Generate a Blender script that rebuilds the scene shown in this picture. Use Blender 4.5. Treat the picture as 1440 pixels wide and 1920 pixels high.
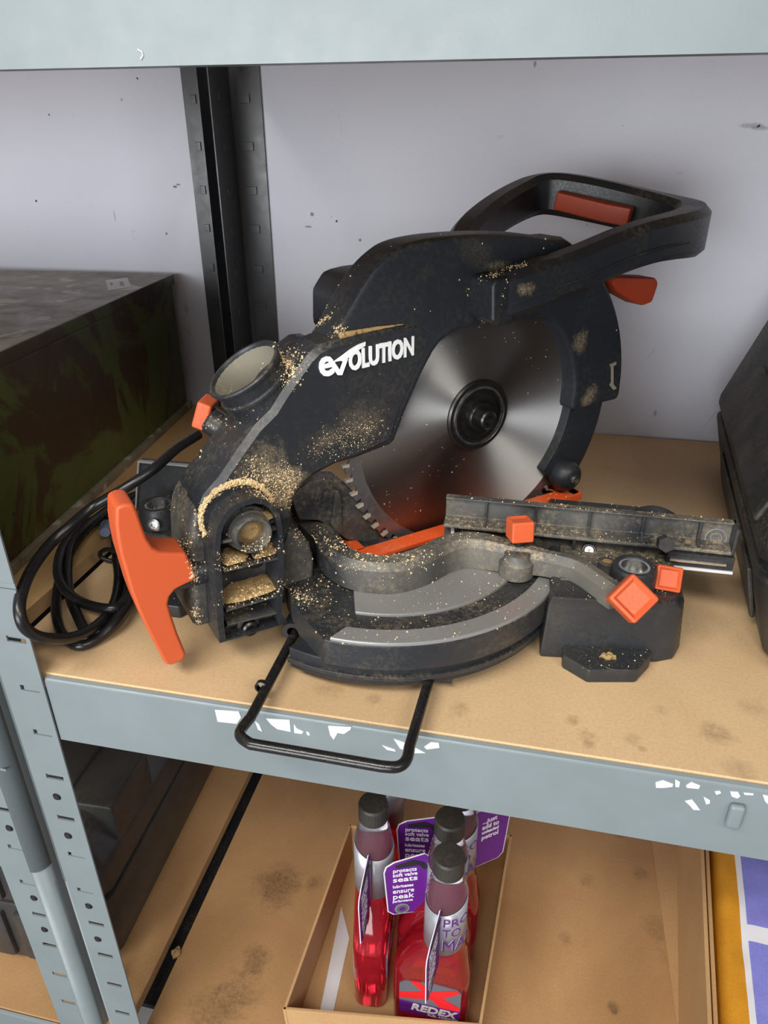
import bpy, bmesh, math, random
from mathutils import Matrix, Vector, noise as mnoise

random.seed(7)
for o in list(bpy.data.objects):
    bpy.data.objects.remove(o)
scene = bpy.context.scene
COL = scene.collection

# ------------------------------------------------------------------ camera
cam_d = bpy.data.cameras.new('camera')
cam = bpy.data.objects.new('camera', cam_d)
COL.objects.link(cam)
cam_d.sensor_fit = 'VERTICAL'
cam_d.sensor_height = 36.0
cam_d.lens = 1350.0 / 1920.0 * 36.0
cam_d.clip_start = 0.02
cam.matrix_world = Matrix(((0.97793, -0.094759, 0.186207, 0.0),
                           (0.20892, 0.452437, -0.866979, -0.35076),
                           (-0.002093, 0.886748, 0.462249, 0.34649),
                           (0, 0, 0, 1)))
scene.camera = cam

# ------------------------------------------------------------------ world, lamps, exposure
world = bpy.data.worlds.new('room_light')
scene.world = world
world.use_nodes = True
bg = world.node_tree.nodes['Background']
bg.inputs['Color'].default_value = (0.80, 0.88, 1.0, 1)
bg.inputs['Strength'].default_value = 0.22


def area_lamp(name, loc, target, sx, sy, power, col):
    l = bpy.data.lights.new(name, 'AREA')
    l.shape = 'RECTANGLE'
    l.size, l.size_y = sx, sy
    l.energy = power
    l.color = col
    o = bpy.data.objects.new(name, l)
    COL.objects.link(o)
    o.location = loc
    d = Vector(target) - Vector(loc)
    o.rotation_euler = d.to_track_quat('-Z', 'Y').to_euler()
    return o


# assumed front light added to brighten the wall, and two assumed ceiling strip lamps
area_lamp('assumed_front_light', (-0.9, -2.6, 0.20), (0.0, 0.3, 0.15), 2.2, 1.3, 86, (0.97, 0.98, 1.0))
area_lamp('assumed_ceiling_lamp', (-0.5, -1.0, 1.45), (-0.1, 0.1, 0.0), 1.3, 0.30, 31, (1.0, 0.955, 0.87))
area_lamp('assumed_ceiling_lamp', (1.2, -1.5, 1.55), (0.1, 0.1, 0.0), 1.3, 0.30, 22, (1.0, 0.96, 0.90))
vs = scene.view_settings
vs.view_transform = 'Standard'
vs.look = 'None'
vs.gamma = 1.0
vs.use_curve_mapping = False
vs.exposure = 0.0

# ------------------------------------------------------------------ helpers: materials
def new_mat(name):
    m = bpy.data.materials.new(name)
    m.use_nodes = True
    nt = m.node_tree
    return m, nt, nt.nodes['Principled BSDF']


class N:
    """small node helper"""
    def __init__(self, nt):
        self.nt = nt

    def n(self, t, **kw):
        nd = self.nt.nodes.new(t)
        for k, v in kw.items():
            setattr(nd, k, v)
        return nd

    def put(self, sock, v):
        if hasattr(v, 'links') or hasattr(v, 'is_output'):
            self.nt.links.new(v, sock)
        else:
            sock.default_value = v

    def coord(self, kind='Object'):
        return self.n('ShaderNodeTexCoord').outputs[kind]

    def noise(self, vec, scale, detail=6, rough=0.6, dist=0.0):
        nd = self.n('ShaderNodeTexNoise')
        self.put(nd.inputs['Vector'], vec)
        nd.inputs['Scale'].default_value = scale
        nd.inputs['Detail'].default_value = detail
        nd.inputs['Roughness'].default_value = rough
        nd.inputs['Distortion'].default_value = dist
        return nd.outputs['Fac']

    def rng(self, v, a, b, c=0.0, d=1.0):
        nd = self.n('ShaderNodeMapRange')
        self.put(nd.inputs[0], v)
        nd.inputs[1].default_value = a
        nd.inputs[2].default_value = b
        nd.inputs[3].default_value = c
        nd.inputs[4].default_value = d
        return nd.outputs[0]

    def math(self, op, a, b=0.0):
        nd = self.n('ShaderNodeMath', operation=op)
        self.put(nd.inputs[0], a)
        self.put(nd.inputs[1], b)
        return nd.outputs[0]

    def mix(self, f, a, b):
        nd = self.n('ShaderNodeMix', data_type='RGBA')
        self.put(nd.inputs[0], f)
        self.put(nd.inputs[6], a)
        self.put(nd.inputs[7], b)
        return nd.outputs[2]

    def dist(self, vec, c, scale=(1, 1, 1)):
        mp = self.n('ShaderNodeMapping')
        self.put(mp.inputs['Vector'], vec)
        mp.inputs['Location'].default_value = [-c[i] * scale[i] for i in range(3)]
        mp.inputs['Scale'].default_value = scale
        ln = self.n('ShaderNodeVectorMath', operation='LENGTH')
        self.put(ln.inputs[0], mp.outputs[0])
        return ln.outputs['Value']

    def bump(self, h, strength, distance=0.001):
        nd = self.n('ShaderNodeBump')
        nd.inputs['Strength'].default_value = strength
        nd.inputs['Distance'].default_value = distance
        self.put(nd.inputs['Height'], h)
        return nd.outputs[0]


def rgba(c):
    return (c[0], c[1], c[2], 1.0)


def srgb(r, g, b):
    def f(x):
        x /= 255.0
        return x / 12.92 if x <= 0.04045 else ((x + 0.055) / 1.055) ** 2.4
    return (f(r), f(g), f(b))


def plain(name, col, rough=0.5, metal=0.0, **kw):
    m, nt, b = new_mat(name)
    b.inputs['Base Color'].default_value = rgba(col)
    b.inputs['Roughness'].default_value = rough
    b.inputs['Metallic'].default_value = metal
    for k, v in kw.items():
        b.inputs[k.replace('_', ' ')].default_value = v
    g = N(nt)
    nz = g.noise(g.coord(), 180, 3)
    nt.links.new(g.rng(nz, 0.3, 0.7, max(rough - 0.06, 0.02), min(rough + 0.08, 1)), b.inputs['Roughness'])
    return m


DUST = (0.50, 0.345, 0.17)


def dusty(name, base, rough, dust, patches=(), speck=0.35, haze=0.0, spec=0.5):
    """dark moulded plastic with sawdust lying on its upward faces and in named patches"""
    m, nt, b = new_mat(name)
    g = N(nt)
    co = g.coord()
    geo = g.n('ShaderNodeNewGeometry')
    sep = g.n('ShaderNodeSeparateXYZ')
    nt.links.new(geo.outputs['Normal'], sep.inputs[0])
    up = g.rng(sep.outputs['Z'], -0.15, 0.75, 0.25, 1.0)
    big = g.rng(g.noise(co, 22, 5, 0.6, 0.6), 0.42, 0.66)
    fine = g.rng(g.noise(co, 260, 4, 0.75), 0.44, 0.64)
    f = g.math('MULTIPLY', g.math('MULTIPLY', g.math('MULTIPLY', big, fine), up), dust)
    sp = g.rng(g.noise(co, 900, 2, 0.6), 0.70, 0.76)
    f = g.math('MAXIMUM', f, g.math('MULTIPLY', g.math('MULTIPLY', sp, up), speck))
    for (c, r, s, st) in patches:
        d = g.dist(co, c, s)
        wob = g.math('ADD', d, g.math('MULTIPLY', g.math('SUBTRACT', g.noise(co, 34, 8, 0.8), 0.5), r * 3.4))
        pm = g.rng(wob, r, r * 0.2)
        gr = g.rng(g.noise(co, 650, 6, 0.85), 0.40, 0.62)
        f = g.math('MAXIMUM', f, g.math('MULTIPLY', g.math('MULTIPLY', pm, gr), st))
    f = g.math('MINIMUM', f, 1.0)
    hz = g.math('MULTIPLY', g.rng(g.noise(co, 14, 4, 0.5), 0.35, 0.7), haze)
    c1 = g.mix(hz, rgba(base), rgba((0.22, 0.205, 0.17)))
    c2 = g.mix(g.noise(co, 300, 3), rgba((0.42, 0.30, 0.16)), rgba((0.74, 0.58, 0.36)))
    nt.links.new(g.mix(f, c1, c2), b.inputs['Base Color'])
    r0 = g.rng(g.noise(co, 500, 3), 0.3, 0.7, rough - 0.07, rough + 0.1)
    nt.links.new(g.math('MAXIMUM', r0, g.math('MULTIPLY', f, 0.95)), b.inputs['Roughness'])
    b.inputs['Specular IOR Level'].default_value = spec
    h = g.math('ADD', g.math('MULTIPLY', g.noise(co, 1400, 2), 0.25), f)
    nt.links.new(g.bump(h, 0.25, 0.0006), b.inputs['Normal'])
    return m


# ------------------------------------------------------------------ helpers: objects
WORLD = {}


def link(name, data, parent=None, M=None):
    o = bpy.data.objects.new(name, data)
    COL.objects.link(o)
    M = M.copy() if M is not None else Matrix.Identity(4)
    if parent is not None:
        o.parent = parent
        o.matrix_parent_inverse = WORLD[parent.name].inverted()
    o.matrix_basis = M
    WORLD[o.name] = M
    return o


def empty(name, loc, rz=0.0):
    return link(name, None, None, Matrix.Translation(loc) @ Matrix.Rotation(rz, 4, 'Z'))


def tag(o, label, cat, group=None):
    o['label'] = label
    o['category'] = cat
    if group:
        o['group'] = group
    return o


def structure(o):
    o['kind'] = 'structure'
    return o


def finish(bm, name, mats, parent=None, M=None, smooth=True, ang=0.62, wn=True):
    bmesh.ops.recalc_face_normals(bm, faces=bm.faces[:])
    me = bpy.data.meshes.new(name)
    bm.to_mesh(me)
    bm.free()
    if not isinstance(mats, (list, tuple)):
        mats = [mats]
    for m in mats:
        me.materials.append(m)
    if smooth:
        for p in me.polygons:
            p.use_smooth = True
        me.set_sharp_from_angle(angle=ang)
    o = link(name, me, parent, M)
    if smooth and wn:
        md = o.modifiers.new('normals', 'WEIGHTED_NORMAL')
        md.keep_sharp = True
    return o


def bevel(bm, w, seg=2, min_ang=0.5):
    if w <= 0:
        return
    bmesh.ops.recalc_face_normals(bm, faces=bm.faces[:])
    es = [e for e in bm.edges if len(e.link_faces) == 2 and e.calc_face_angle(0) > min_ang]
    bmesh.ops.bevel(bm, geom=es, offset=w, segments=seg, profile=0.5, affect='EDGES', clamp_overlap=True)


MAPS = {
    'H': lambda p, q, a: (p, -a, q),      # p along the cut, q up, a out of the blade plane
    'Z': lambda p, q, a: (p, q, a),
    'Y': lambda p, q, a: (p, a, q),
    'X': lambda p, q, a: (a, p, q),
}


def add_prism(bm, poly, a0, a1, mp):
    f = MAPS[mp] if isinstance(mp, str) else mp
    g0 = a0 if callable(a0) else (lambda p, q: a0)
    g1 = a1 if callable(a1) else (lambda p, q: a1)
    lo = [bm.verts.new(f(p, q, g0(p, q))) for p, q in poly]
    hi = [bm.verts.new(f(p, q, g1(p, q))) for p, q in poly]
    n = len(poly)
    bm.faces.new(lo)
    bm.faces.new(hi[::-1])
    for i in range(n):
        j = (i + 1) % n
        bm.faces.new((lo[i], hi[i], hi[j], lo[j]))


def prism(name, poly, a0, a1, mp, mat, parent=None, M=None, bev=0.0, seg=2, **kw):
    bm = bmesh.new()
    add_prism(bm, poly, a0, a1, mp)
    bevel(bm, bev, seg)
    return finish(bm, name, mat, parent, M, **kw)


def ring_prism(name, outer, inner, a0, a1, mp, mat, parent=None, M=None, bev=0.0, closed=True, **kw):
    bm = bmesh.new()
    f = MAPS[mp]
    L = [[bm.verts.new(f(p, q, a)) for p, q in poly] for poly in (outer, inner) for a in (a0, a1)]
    n = len(outer)
    for i in range(n if closed else n - 1):
        j = (i + 1) % n
        bm.faces.new((L[0][i], L[0][j], L[1][j], L[1][i]))
        bm.faces.new((L[2][i], L[3][i], L[3][j], L[2][j]))
        bm.faces.new((L[1][i], L[1][j], L[3][j], L[3][i]))
        bm.faces.new((L[0][i], L[2][i], L[2][j], L[0][j]))
    if not closed:
        for i in (0, n - 1):
            bm.faces.new((L[0][i], L[1][i], L[3][i], L[2][i]))
    bevel(bm, bev)
    return finish(bm, name, mat, parent, M, **kw)


def arc(r, a0, a1, n=24, c=(0, 0)):
    return [(c[0] + r * math.cos(math.radians(a0 + (a1 - a0) * i / (n - 1))),
             c[1] + r * math.sin(math.radians(a0 + (a1 - a0) * i / (n - 1)))) for i in range(n)]


def add_box(bm, x0, x1, y0, y1, z0, z1):
    vs_ = [bm.verts.new((x, y, z)) for x in (x0, x1) for y in (y0, y1) for z in (z0, z1)]
    for q in ((0, 1, 3, 2), (4, 6, 7, 5), (0, 4, 5, 1), (2, 3, 7, 6), (0, 2, 6, 4), (1, 5, 7, 3)):
        bm.faces.new([vs_[i] for i in q])


def box(name, x0, x1, y0, y1, z0, z1, mat, parent=None, M=None, bev=0.0, seg=2, **kw):
    bm = bmesh.new()
    add_box(bm, x0, x1, y0, y1, z0, z1)
    bevel(bm, bev, seg)
    return finish(bm, name, mat, parent, M, **kw)


def cat(pts, n=8, closed=False):
    """Catmull-Rom through 2-D or 3-D points"""
    P = [Vector(p) for p in pts]
    m = len(P)
    out = []
    rngs = range(m if closed else m - 1)
    for i in rngs:
        p0 = P[(i - 1) % m] if closed or i > 0 else P[0]
        p1, p2 = P[i], P[(i + 1) % m]
        p3 = P[(i + 2) % m] if closed or i + 2 < m else P[m - 1]
        for k in range(n):
            t = k / n
            out.append(0.5 * ((2 * p1) + (p2 - p0) * t + (2 * p0 - 5 * p1 + 4 * p2 - p3) * t * t
                              + (3 * p1 - p0 - 3 * p2 + p3) * t ** 3))
    if not closed:
        out.append(P[-1].copy())
    return [tuple(v) for v in out]


def add_sweep(bm, path, sec, up=None, caps=True):
    """sweep a closed section (list of (side, up) or function of index) along a 3-D path"""
    P = [Vector(p) for p in path]
    n = len(P)
    rings = []
    ref = Vector(up) if up else None
    prev = None
    for i in range(n):
        t = (P[min(i + 1, n - 1)] - P[max(i - 1, 0)]).normalized()
        if ref is not None:
            side = t.cross(ref).normalized()
        else:
            if prev is None:
                h = Vector((0, 0, 1)) if abs(t.z) < 0.9 else Vector((1, 0, 0))
                side = t.cross(h).normalized()
            else:
                side = (prev - t * prev.dot(t)).normalized()
            prev = side
        upv = side.cross(t).normalized()
        s = sec(i / (n - 1)) if callable(sec) else sec
        rings.append([bm.verts.new(P[i] + side * a + upv * b) for a, b in s])
    m = len(rings[0])
    for i in range(n - 1):
        for j in range(m):
            k = (j + 1) % m
            bm.faces.new((rings[i][j], rings[i][k], rings[i + 1][k], rings[i + 1][j]))
    if caps:
        bm.faces.new(rings[0][::-1])
        bm.faces.new(rings[-1])


def circle_sec(r, n=10):
    return [(r * math.cos(2 * math.pi * i / n), r * math.sin(2 * math.pi * i / n)) for i in range(n)]


def rr_sec(w, h, r, n=3):
    """rounded rectangle section, w wide (side) and h tall (up)"""
    out = []
    for cx, cy, a in ((w / 2 - r, h / 2 - r, 0), (-w / 2 + r, h / 2 - r, 90), (-w / 2 + r, -h / 2 + r, 180), (w / 2 - r, -h / 2 + r, 270)):
        for k in range(n + 1):
            t = math.radians(a + 90.0 * k / n)
            out.append((cx + r * math.cos(t), cy + r * math.sin(t)))
    return out


def tube(name, path, r, mat, parent=None, M=None, n=12, **kw):
    bm = bmesh.new()
    add_sweep(bm, path, circle_sec(r, n))
    return finish(bm, name, mat, parent, M, ang=1.2, wn=False, **kw)


def add_lathe(bm, prof, seg=32, M=None):
    rings = []
    for r, z in prof:
        if r < 1e-6:
            rings.append([bm.verts.new((0, 0, z))])
        else:
            rings.append([bm.verts.new((r * math.cos(2 * math.pi * k / seg), r * math.sin(2 * math.pi * k / seg), z)) for k in range(seg)])
    for a, b in zip(rings, rings[1:]):
        for k in range(seg):
            j = (k + 1) % seg
            if len(a) == 1 and len(b) == 1:
                continue
            if len(a) == 1:
                bm.faces.new((a[0], b[k], b[j]))
            elif len(b) == 1:
                bm.faces.new((a[k], a[j], b[0]))
            else:
                bm.faces.new((a[k], a[j], b[j], b[k]))
    if M is not None:
        bmesh.ops.transform(bm, matrix=M, verts=[v for r_ in rings for v in r_])


def lathe(name, prof, mat, parent=None, M=None, seg=32, ang=0.62, **kw):
    bm = bmesh.new()
    add_lathe(bm, prof, seg)
    return finish(bm, name, mat, parent, M, ang=ang, wn=False, **kw)


def frame(loc, z, x=(0, 0, 1)):
    z = Vector(z).normalized()
    x = Vector(x)
    y = z.cross(x)
    if y.length < 1e-4:
        y = z.cross(Vector((1, 0, 0)))
    y.normalize()
    x = y.cross(z).normalized()
    m = Matrix.Identity(4)
    for i in range(3):
        m[i][0], m[i][1], m[i][2], m[i][3] = x[i], y[i], z[i], loc[i]
    return m


def loft(name, sections, mat, parent=None, M=None, bev=0.0, ang=0.62, **kw):
    """stack of closed 3-D loops with the same vertex count"""
    bm = bmesh.new()
    R_ = [[bm.verts.new(p) for p in s] for s in sections]
    m = len(R_[0])
    for a, b in zip(R_, R_[1:]):
        for j in range(m):
            k = (j + 1) % m
            bm.faces.new((a[j], a[k], b[k], b[j]))
    bm.faces.new(R_[0][::-1])
    bm.faces.new(R_[-1])
    bevel(bm, bev)
    return finish(bm, name, mat, parent, M, ang=ang, **kw)


def text_part(name, body, size, mat, parent, M, bold=0.0, shear=0.0, align='LEFT', width=None, sp=1.0, depth=0.00012, line=1.0):
    cu = bpy.data.curves.new(name, 'FONT')
    cu.body = body
    cu.size = size
    cu.offset = bold
    cu.shear = shear
    cu.align_x = align
    cu.space_character = sp
    cu.space_line = line
    cu.extrude = depth
    cu.resolution_u = 3
    tmp = bpy.data.objects.new('tmp_text', cu)
    COL.objects.link(tmp)
    dg = bpy.context.evaluated_depsgraph_get()
    me = bpy.data.meshes.new_from_object(tmp.evaluated_get(dg))
    bpy.data.objects.remove(tmp)
    bpy.data.curves.remove(cu)
    if width:
        xs = [v.co.x for v in me.vertices]
        k = width / (max(xs) - min(xs))
        for v in me.vertices:
            v.co.x *= k
    me.materials.clear()
    me.materials.append(mat)
    me.name = name
    return link(name, me, parent, M)


def lump(name, path_poly, height, mat, parent=None, M=None, z=0.0, res=12, rough=0.8):
    """a low heap of loose dust over a convex outline in local XY"""
    cx = sum(p[0] for p in path_poly) / len(path_poly)
    cy = sum(p[1] for p in path_poly) / len(path_poly)
    out = cat(path_poly, 8, True)
    bm = bmesh.new()
    K = 7
    rings = []
    for k in range(K + 1):
        f = 1 - k / K
        ring = []
        for p in out:
            x = cx + (p[0] - cx) * f
            y = cy + (p[1] - cy) * f
            h = height * (1 - f ** 7)
            nz = mnoise.noise(Vector((x * 420, y * 420, 3.1))) * height * rough + mnoise.noise(Vector((x * 1200, y * 1200, 3.1))) * 0.0005
            if k == 0:
                x += mnoise.noise(Vector((x * 500, y * 500, 1))) * 0.0016
                y += mnoise.noise(Vector((x * 500, y * 500, 9))) * 0.0016
            ring.append((x, y, z if k == 0 else z + max(h + nz, 0.0002)))
        if k == K:
            rings.append([bm.verts.new((cx, cy, z + height))])
        else:
            rings.append([bm.verts.new(q) for q in ring])
    m = len(rings[0])
    for a, b in zip(rings, rings[1:]):
        for j in range(m):
            k2 = (j + 1) % m
            if len(b) == 1:
                bm.faces.new((a[j], a[k2], b[0]))
            else:
                bm.faces.new((a[j], a[k2], b[k2], b[j]))
    bm.faces.new(rings[0][::-1])
    return finish(bm, name, mat, parent, M, wn=False, ang=2.0)


# ------------------------------------------------------------------ materials
def grey_paint(name, col, chips=0.0, rough=0.38):
    m, nt, b = new_mat(name)
    g = N(nt)
    co = g.coord()
    n1 = g.rng(g.noise(co, 9, 4), 0.35, 0.65)
    c = g.mix(n1, rgba([x * 0.93 for x in col]), rgba([min(x * 1.06, 1) for x in col]))
    sc = g.rng(g.noise(co, 130, 6, 0.7), 0.735, 0.75)
    c = g.mix(g.math('MULTIPLY', sc, chips), c, rgba((0.75, 0.77, 0.78)))
    nt.links.new(c, b.inputs['Base Color'])
    nt.links.new(g.rng(g.noise(co, 60, 5), 0.3, 0.7, rough - 0.06, rough + 0.08), b.inputs['Roughness'])
    nt.links.new(g.bump(g.noise(co, 900, 2), 0.06, 0.0005), b.inputs['Normal'])
    return m


GREY = grey_paint('grey_paint', srgb(118, 128, 131), 0.6)
GREY_TOP = GREY
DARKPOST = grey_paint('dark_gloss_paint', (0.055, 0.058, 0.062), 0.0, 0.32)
STEEL = plain('bare_steel', (0.55, 0.55, 0.55), 0.3, 1.0)
PAPER = plain('torn_white_paper', (0.62, 0.64, 0.66), 0.8)


def board_mat(name, base, dark, spots=(), stain=0.5, lightband=None):
    m, nt, b = new_mat(name)
    g = N(nt)
    co = g.coord()
    n1 = g.rng(g.noise(co, 6, 6, 0.62, 0.5), 0.34, 0.70)
    c = g.mix(g.math('MULTIPLY', n1, 0.65), rgba(base), rgba(dark))
    n2 = g.rng(g.noise(co, 420, 3, 0.7), 0.40, 0.75)
    c = g.mix(g.math('MULTIPLY', n2, 0.28), c, rgba([x * 0.55 for x in dark]))
    n3 = g.rng(g.noise(co, 34, 7, 0.7), 0.66, 0.74)
    c = g.mix(g.math('MULTIPLY', n3, 0.5 * stain), c, rgba((0.13, 0.075, 0.035)))
    for (p, r, s, col, st) in spots:
        d = g.dist(co, p, s)
        wob = g.math('ADD', d, g.math('MULTIPLY', g.math('SUBTRACT', g.noise(co, 70, 6, 0.7), 0.5), r * 1.8))
        f = g.math('MULTIPLY', g.rng(wob, r, r * 0.35), st)
        f = g.math('MULTIPLY', f, g.rng(g.noise(co, 240, 5, 0.75), 0.25, 0.62))
        c = g.mix(f, c, rgba(col))
    nt.links.new(c, b.inputs['Base Color'])
    b.inputs['Roughness'].default_value = 0.58
    b.inputs['Specular IOR Level'].default_value = 0.35
    nt.links.new(g.bump(g.noise(co, 700, 3), 0.12, 0.0006), b.inputs['Normal'])
    return m


def wall_mat():
    m, nt, b = new_mat('painted_wall')
    g = N(nt)
    co = g.coord()
    n1 = g.rng(g.noise(co, 3, 4), 0.35, 0.65)
    c = g.mix(n1, rgba(srgb(218, 221, 234)), rgba(srgb(226, 228, 238)))
    n2 = g.rng(g.noise(co, 26, 6, 0.65, 0.8), 0.66, 0.80)
    c = g.mix(g.math('MULTIPLY', n2, 0.5), c, rgba(srgb(120, 116, 120)))
    n3 = g.rng(g.noise(co, 75, 2, 0.5), 0.775, 0.79)
    c = g.mix(n3, c, rgba(srgb(60, 55, 52)))
    for (x, z), r, sc, st, col in zip([(-0.4719,0.2904),(-0.4671,0.2929),(-0.2908,0.2605),(-0.2965,0.2461),(-0.2296,0.2318),(-0.5637,0.2541),(0.2008,0.3563),(0.2092,0.3538),(0.1558,0.0314),(0.0919,0.1207),(-0.6324,0.3721),(-0.4924,0.2337),(-0.5286,0.3875),(-0.0313,0.4159),(-0.4772,0.1361)],
                                      (0.0035, 0.003, 0.003, 0.003, 0.002, 0.004, 0.006, 0.005, 0.004, 0.003, 0.0016, 0.002, 0.002, 0.003, 0.005),
                                      ((1, 2.2), (0.8, 2.5), (1, 1), (0.5, 2), (1, 1), (2, 0.4), (0.4, 2), (0.4, 2), (1.6, 0.8), (1, 1), (1, 1), (1, 1), (1, 1), (1.5, 0.8), (1.5, 0.7)),
                                      (0.8, 0.8, 0.7, 0.6, 0.7, 0.25, 0.35, 0.35, 0.4, 0.4, 0.9, 0.7, 0.4, 0.6, 0.25),
                                      ((110, 72, 48), (90, 58, 40)) + ((70, 68, 70),) * 13):
        d = g.dist(co, (x, 0.579, z), (sc[0], 0.0, sc[1]))
        wob = g.math('ADD', d, g.math('MULTIPLY', g.math('SUBTRACT', g.noise(co, 220, 4, 0.7), 0.5), r * 1.2))
        c = g.mix(g.math('MULTIPLY', g.rng(wob, r, r * 0.5), st), c, rgba(srgb(*col)))
    nt.links.new(c, b.inputs['Base Color'])
    b.inputs['Roughness'].default_value = 0.6
    b.inputs['Specular IOR Level'].default_value = 0.3
    nt.links.new(g.bump(g.noise(co, 260, 5, 0.7), 0.25, 0.0012), b.inputs['Normal'])
    return m


BLACK = (0.0165, 0.0195, 0.0240)
M_DEEP = dusty('black_plastic_plain', BLACK, 0.42, 0.10, speck=0.10)
M_BASE = dusty('black_plastic_base', BLACK, 0.42, 0.10, speck=0.5, haze=0.08)
M_BAR = dusty('black_plastic_dusty', BLACK, 0.45, 0.60, speck=0.8, haze=0.55)
SCUFF_AT = [(s, -t, w) for s, t, w in [(0.0014,0.046,0.108)]][0]
M_HANDLE = dusty('black_handle_plastic', (0.0125, 0.0145, 0.0175), 0.40, 0.12, speck=0.12,
                 patches=[(SCUFF_AT, 0.006, (0.7, 0.6, 1.2), 0.6)])
M_ORANGE = dusty('orange_plastic', srgb(200, 87, 46), 0.46, 0.0, speck=0.06)
M_ORANGE_D = dusty('orange_plastic_kerf', srgb(222, 84, 28), 0.5, 0.35, speck=0.3)


def sawdust_mat():
    m, nt, b = new_mat('sawdust_heap')
    g = N(nt)
    co = g.coord()
    c = g.mix(g.noise(co, 500, 4, 0.8), rgba(srgb(176, 132, 78)), rgba(srgb(236, 204, 150)))
    c = g.mix(g.rng(g.noise(co, 160, 5, 0.7), 0.56, 0.70), c, rgba(srgb(110, 80, 48)))
    nt.links.new(c, b.inputs['Base Color'])
    b.inputs['Roughness'].default_value = 0.95
    b.inputs['Specular IOR Level'].default_value = 0.1
    nt.links.new(g.bump(g.noise(co, 1500, 4, 0.8), 1.0, 0.0016), b.inputs['Normal'])
    return m


M_SAWDUST = sawdust_mat()
M_FLAKE = plain('sawdust_flakes', srgb(232, 205, 160), 0.9)
M_CHROME = plain('bright_metal', (0.75, 0.75, 0.74), 0.22, 1.0)
M_DARKMETAL = plain('dark_oxide_metal', (0.06, 0.058, 0.055), 0.32, 0.9)
M_WHITE = plain('white_print', (0.86, 0.87, 0.88), 0.5)
M_CABLE = plain('black_cable_rubber', (0.010, 0.010, 0.011), 0.30)
M_WIRE = dusty('black_wire_paint', (0.010, 0.010, 0.011), 0.22, 0.05, speck=0.30)

# ================================================================== the room
ZL = -0.50            # top of the lower shelf
structure(box('wall_back', -2.2, 2.2, 0.579, 0.62, -1.1, 2.2, wall_mat(), smooth=False))
structure(box('floor', -3.0, 3.0, -3.0, 0.62, -1.15, -1.1, plain('concrete', (0.22, 0.21, 0.20), 0.8), smooth=False))

# ================================================================== shelving
RUST = (0.16, 0.07, 0.03)
BROWN = (0.10, 0.062, 0.035)
SP_MID = [((p[0], p[1], 0.0), r, (1, 1, 0.2), c, s) for p, r, c, s in zip(
    [(0.0474,0.0305),(0.057,0.0106),(0.1392,0.0375),(0.0901,0.013),(0.0843,0.0211),(0.1062,0.0533),(0.1666,0.0661),(-0.0882,0.023),(-0.1202,0.0274),(0.0556,0.0175),(-0.3076,0.0115),(0.1422,0.1527),(0.1465,0.0093),(-0.0289,0.0248)],
    (0.006, 0.005, 0.013, 0.004, 0.007, 0.006, 0.012, 0.007, 0.012, 0.008, 0.01, 0.02, 0.012, 0.009),
    (RUST, RUST, BROWN, BROWN, RUST, BROWN, BROWN, RUST, RUST, RUST, BROWN, BROWN, BROWN, RUST),
    (0.5, 0.5, 0.42, 0.5, 0.3, 0.2, 0.25, 0.4, 0.3, 0.3, 0.25, 0.15, 0.3, 0.35))]
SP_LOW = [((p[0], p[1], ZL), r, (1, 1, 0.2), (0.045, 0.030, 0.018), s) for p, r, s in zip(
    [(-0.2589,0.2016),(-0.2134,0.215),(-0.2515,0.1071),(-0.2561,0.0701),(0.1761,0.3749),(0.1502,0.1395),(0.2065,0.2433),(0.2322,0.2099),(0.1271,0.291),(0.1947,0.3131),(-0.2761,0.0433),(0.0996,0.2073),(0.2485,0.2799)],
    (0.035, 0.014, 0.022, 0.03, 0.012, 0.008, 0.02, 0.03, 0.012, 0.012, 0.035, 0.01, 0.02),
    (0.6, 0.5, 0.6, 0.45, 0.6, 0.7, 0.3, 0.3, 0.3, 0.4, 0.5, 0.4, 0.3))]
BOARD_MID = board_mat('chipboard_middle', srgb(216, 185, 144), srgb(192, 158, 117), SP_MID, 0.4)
BOARD_LOW_SHADED = board_mat('chipboard_lower_shaded', srgb(188, 148, 102), srgb(156, 116, 76), SP_LOW, 0.9)  # chipboard with the shade under the middle shelf darkened into its colour
BOARD_EDGE = board_mat('chipboard_plain', srgb(205, 168, 118), srgb(176, 134, 90), (), 0.4)


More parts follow.
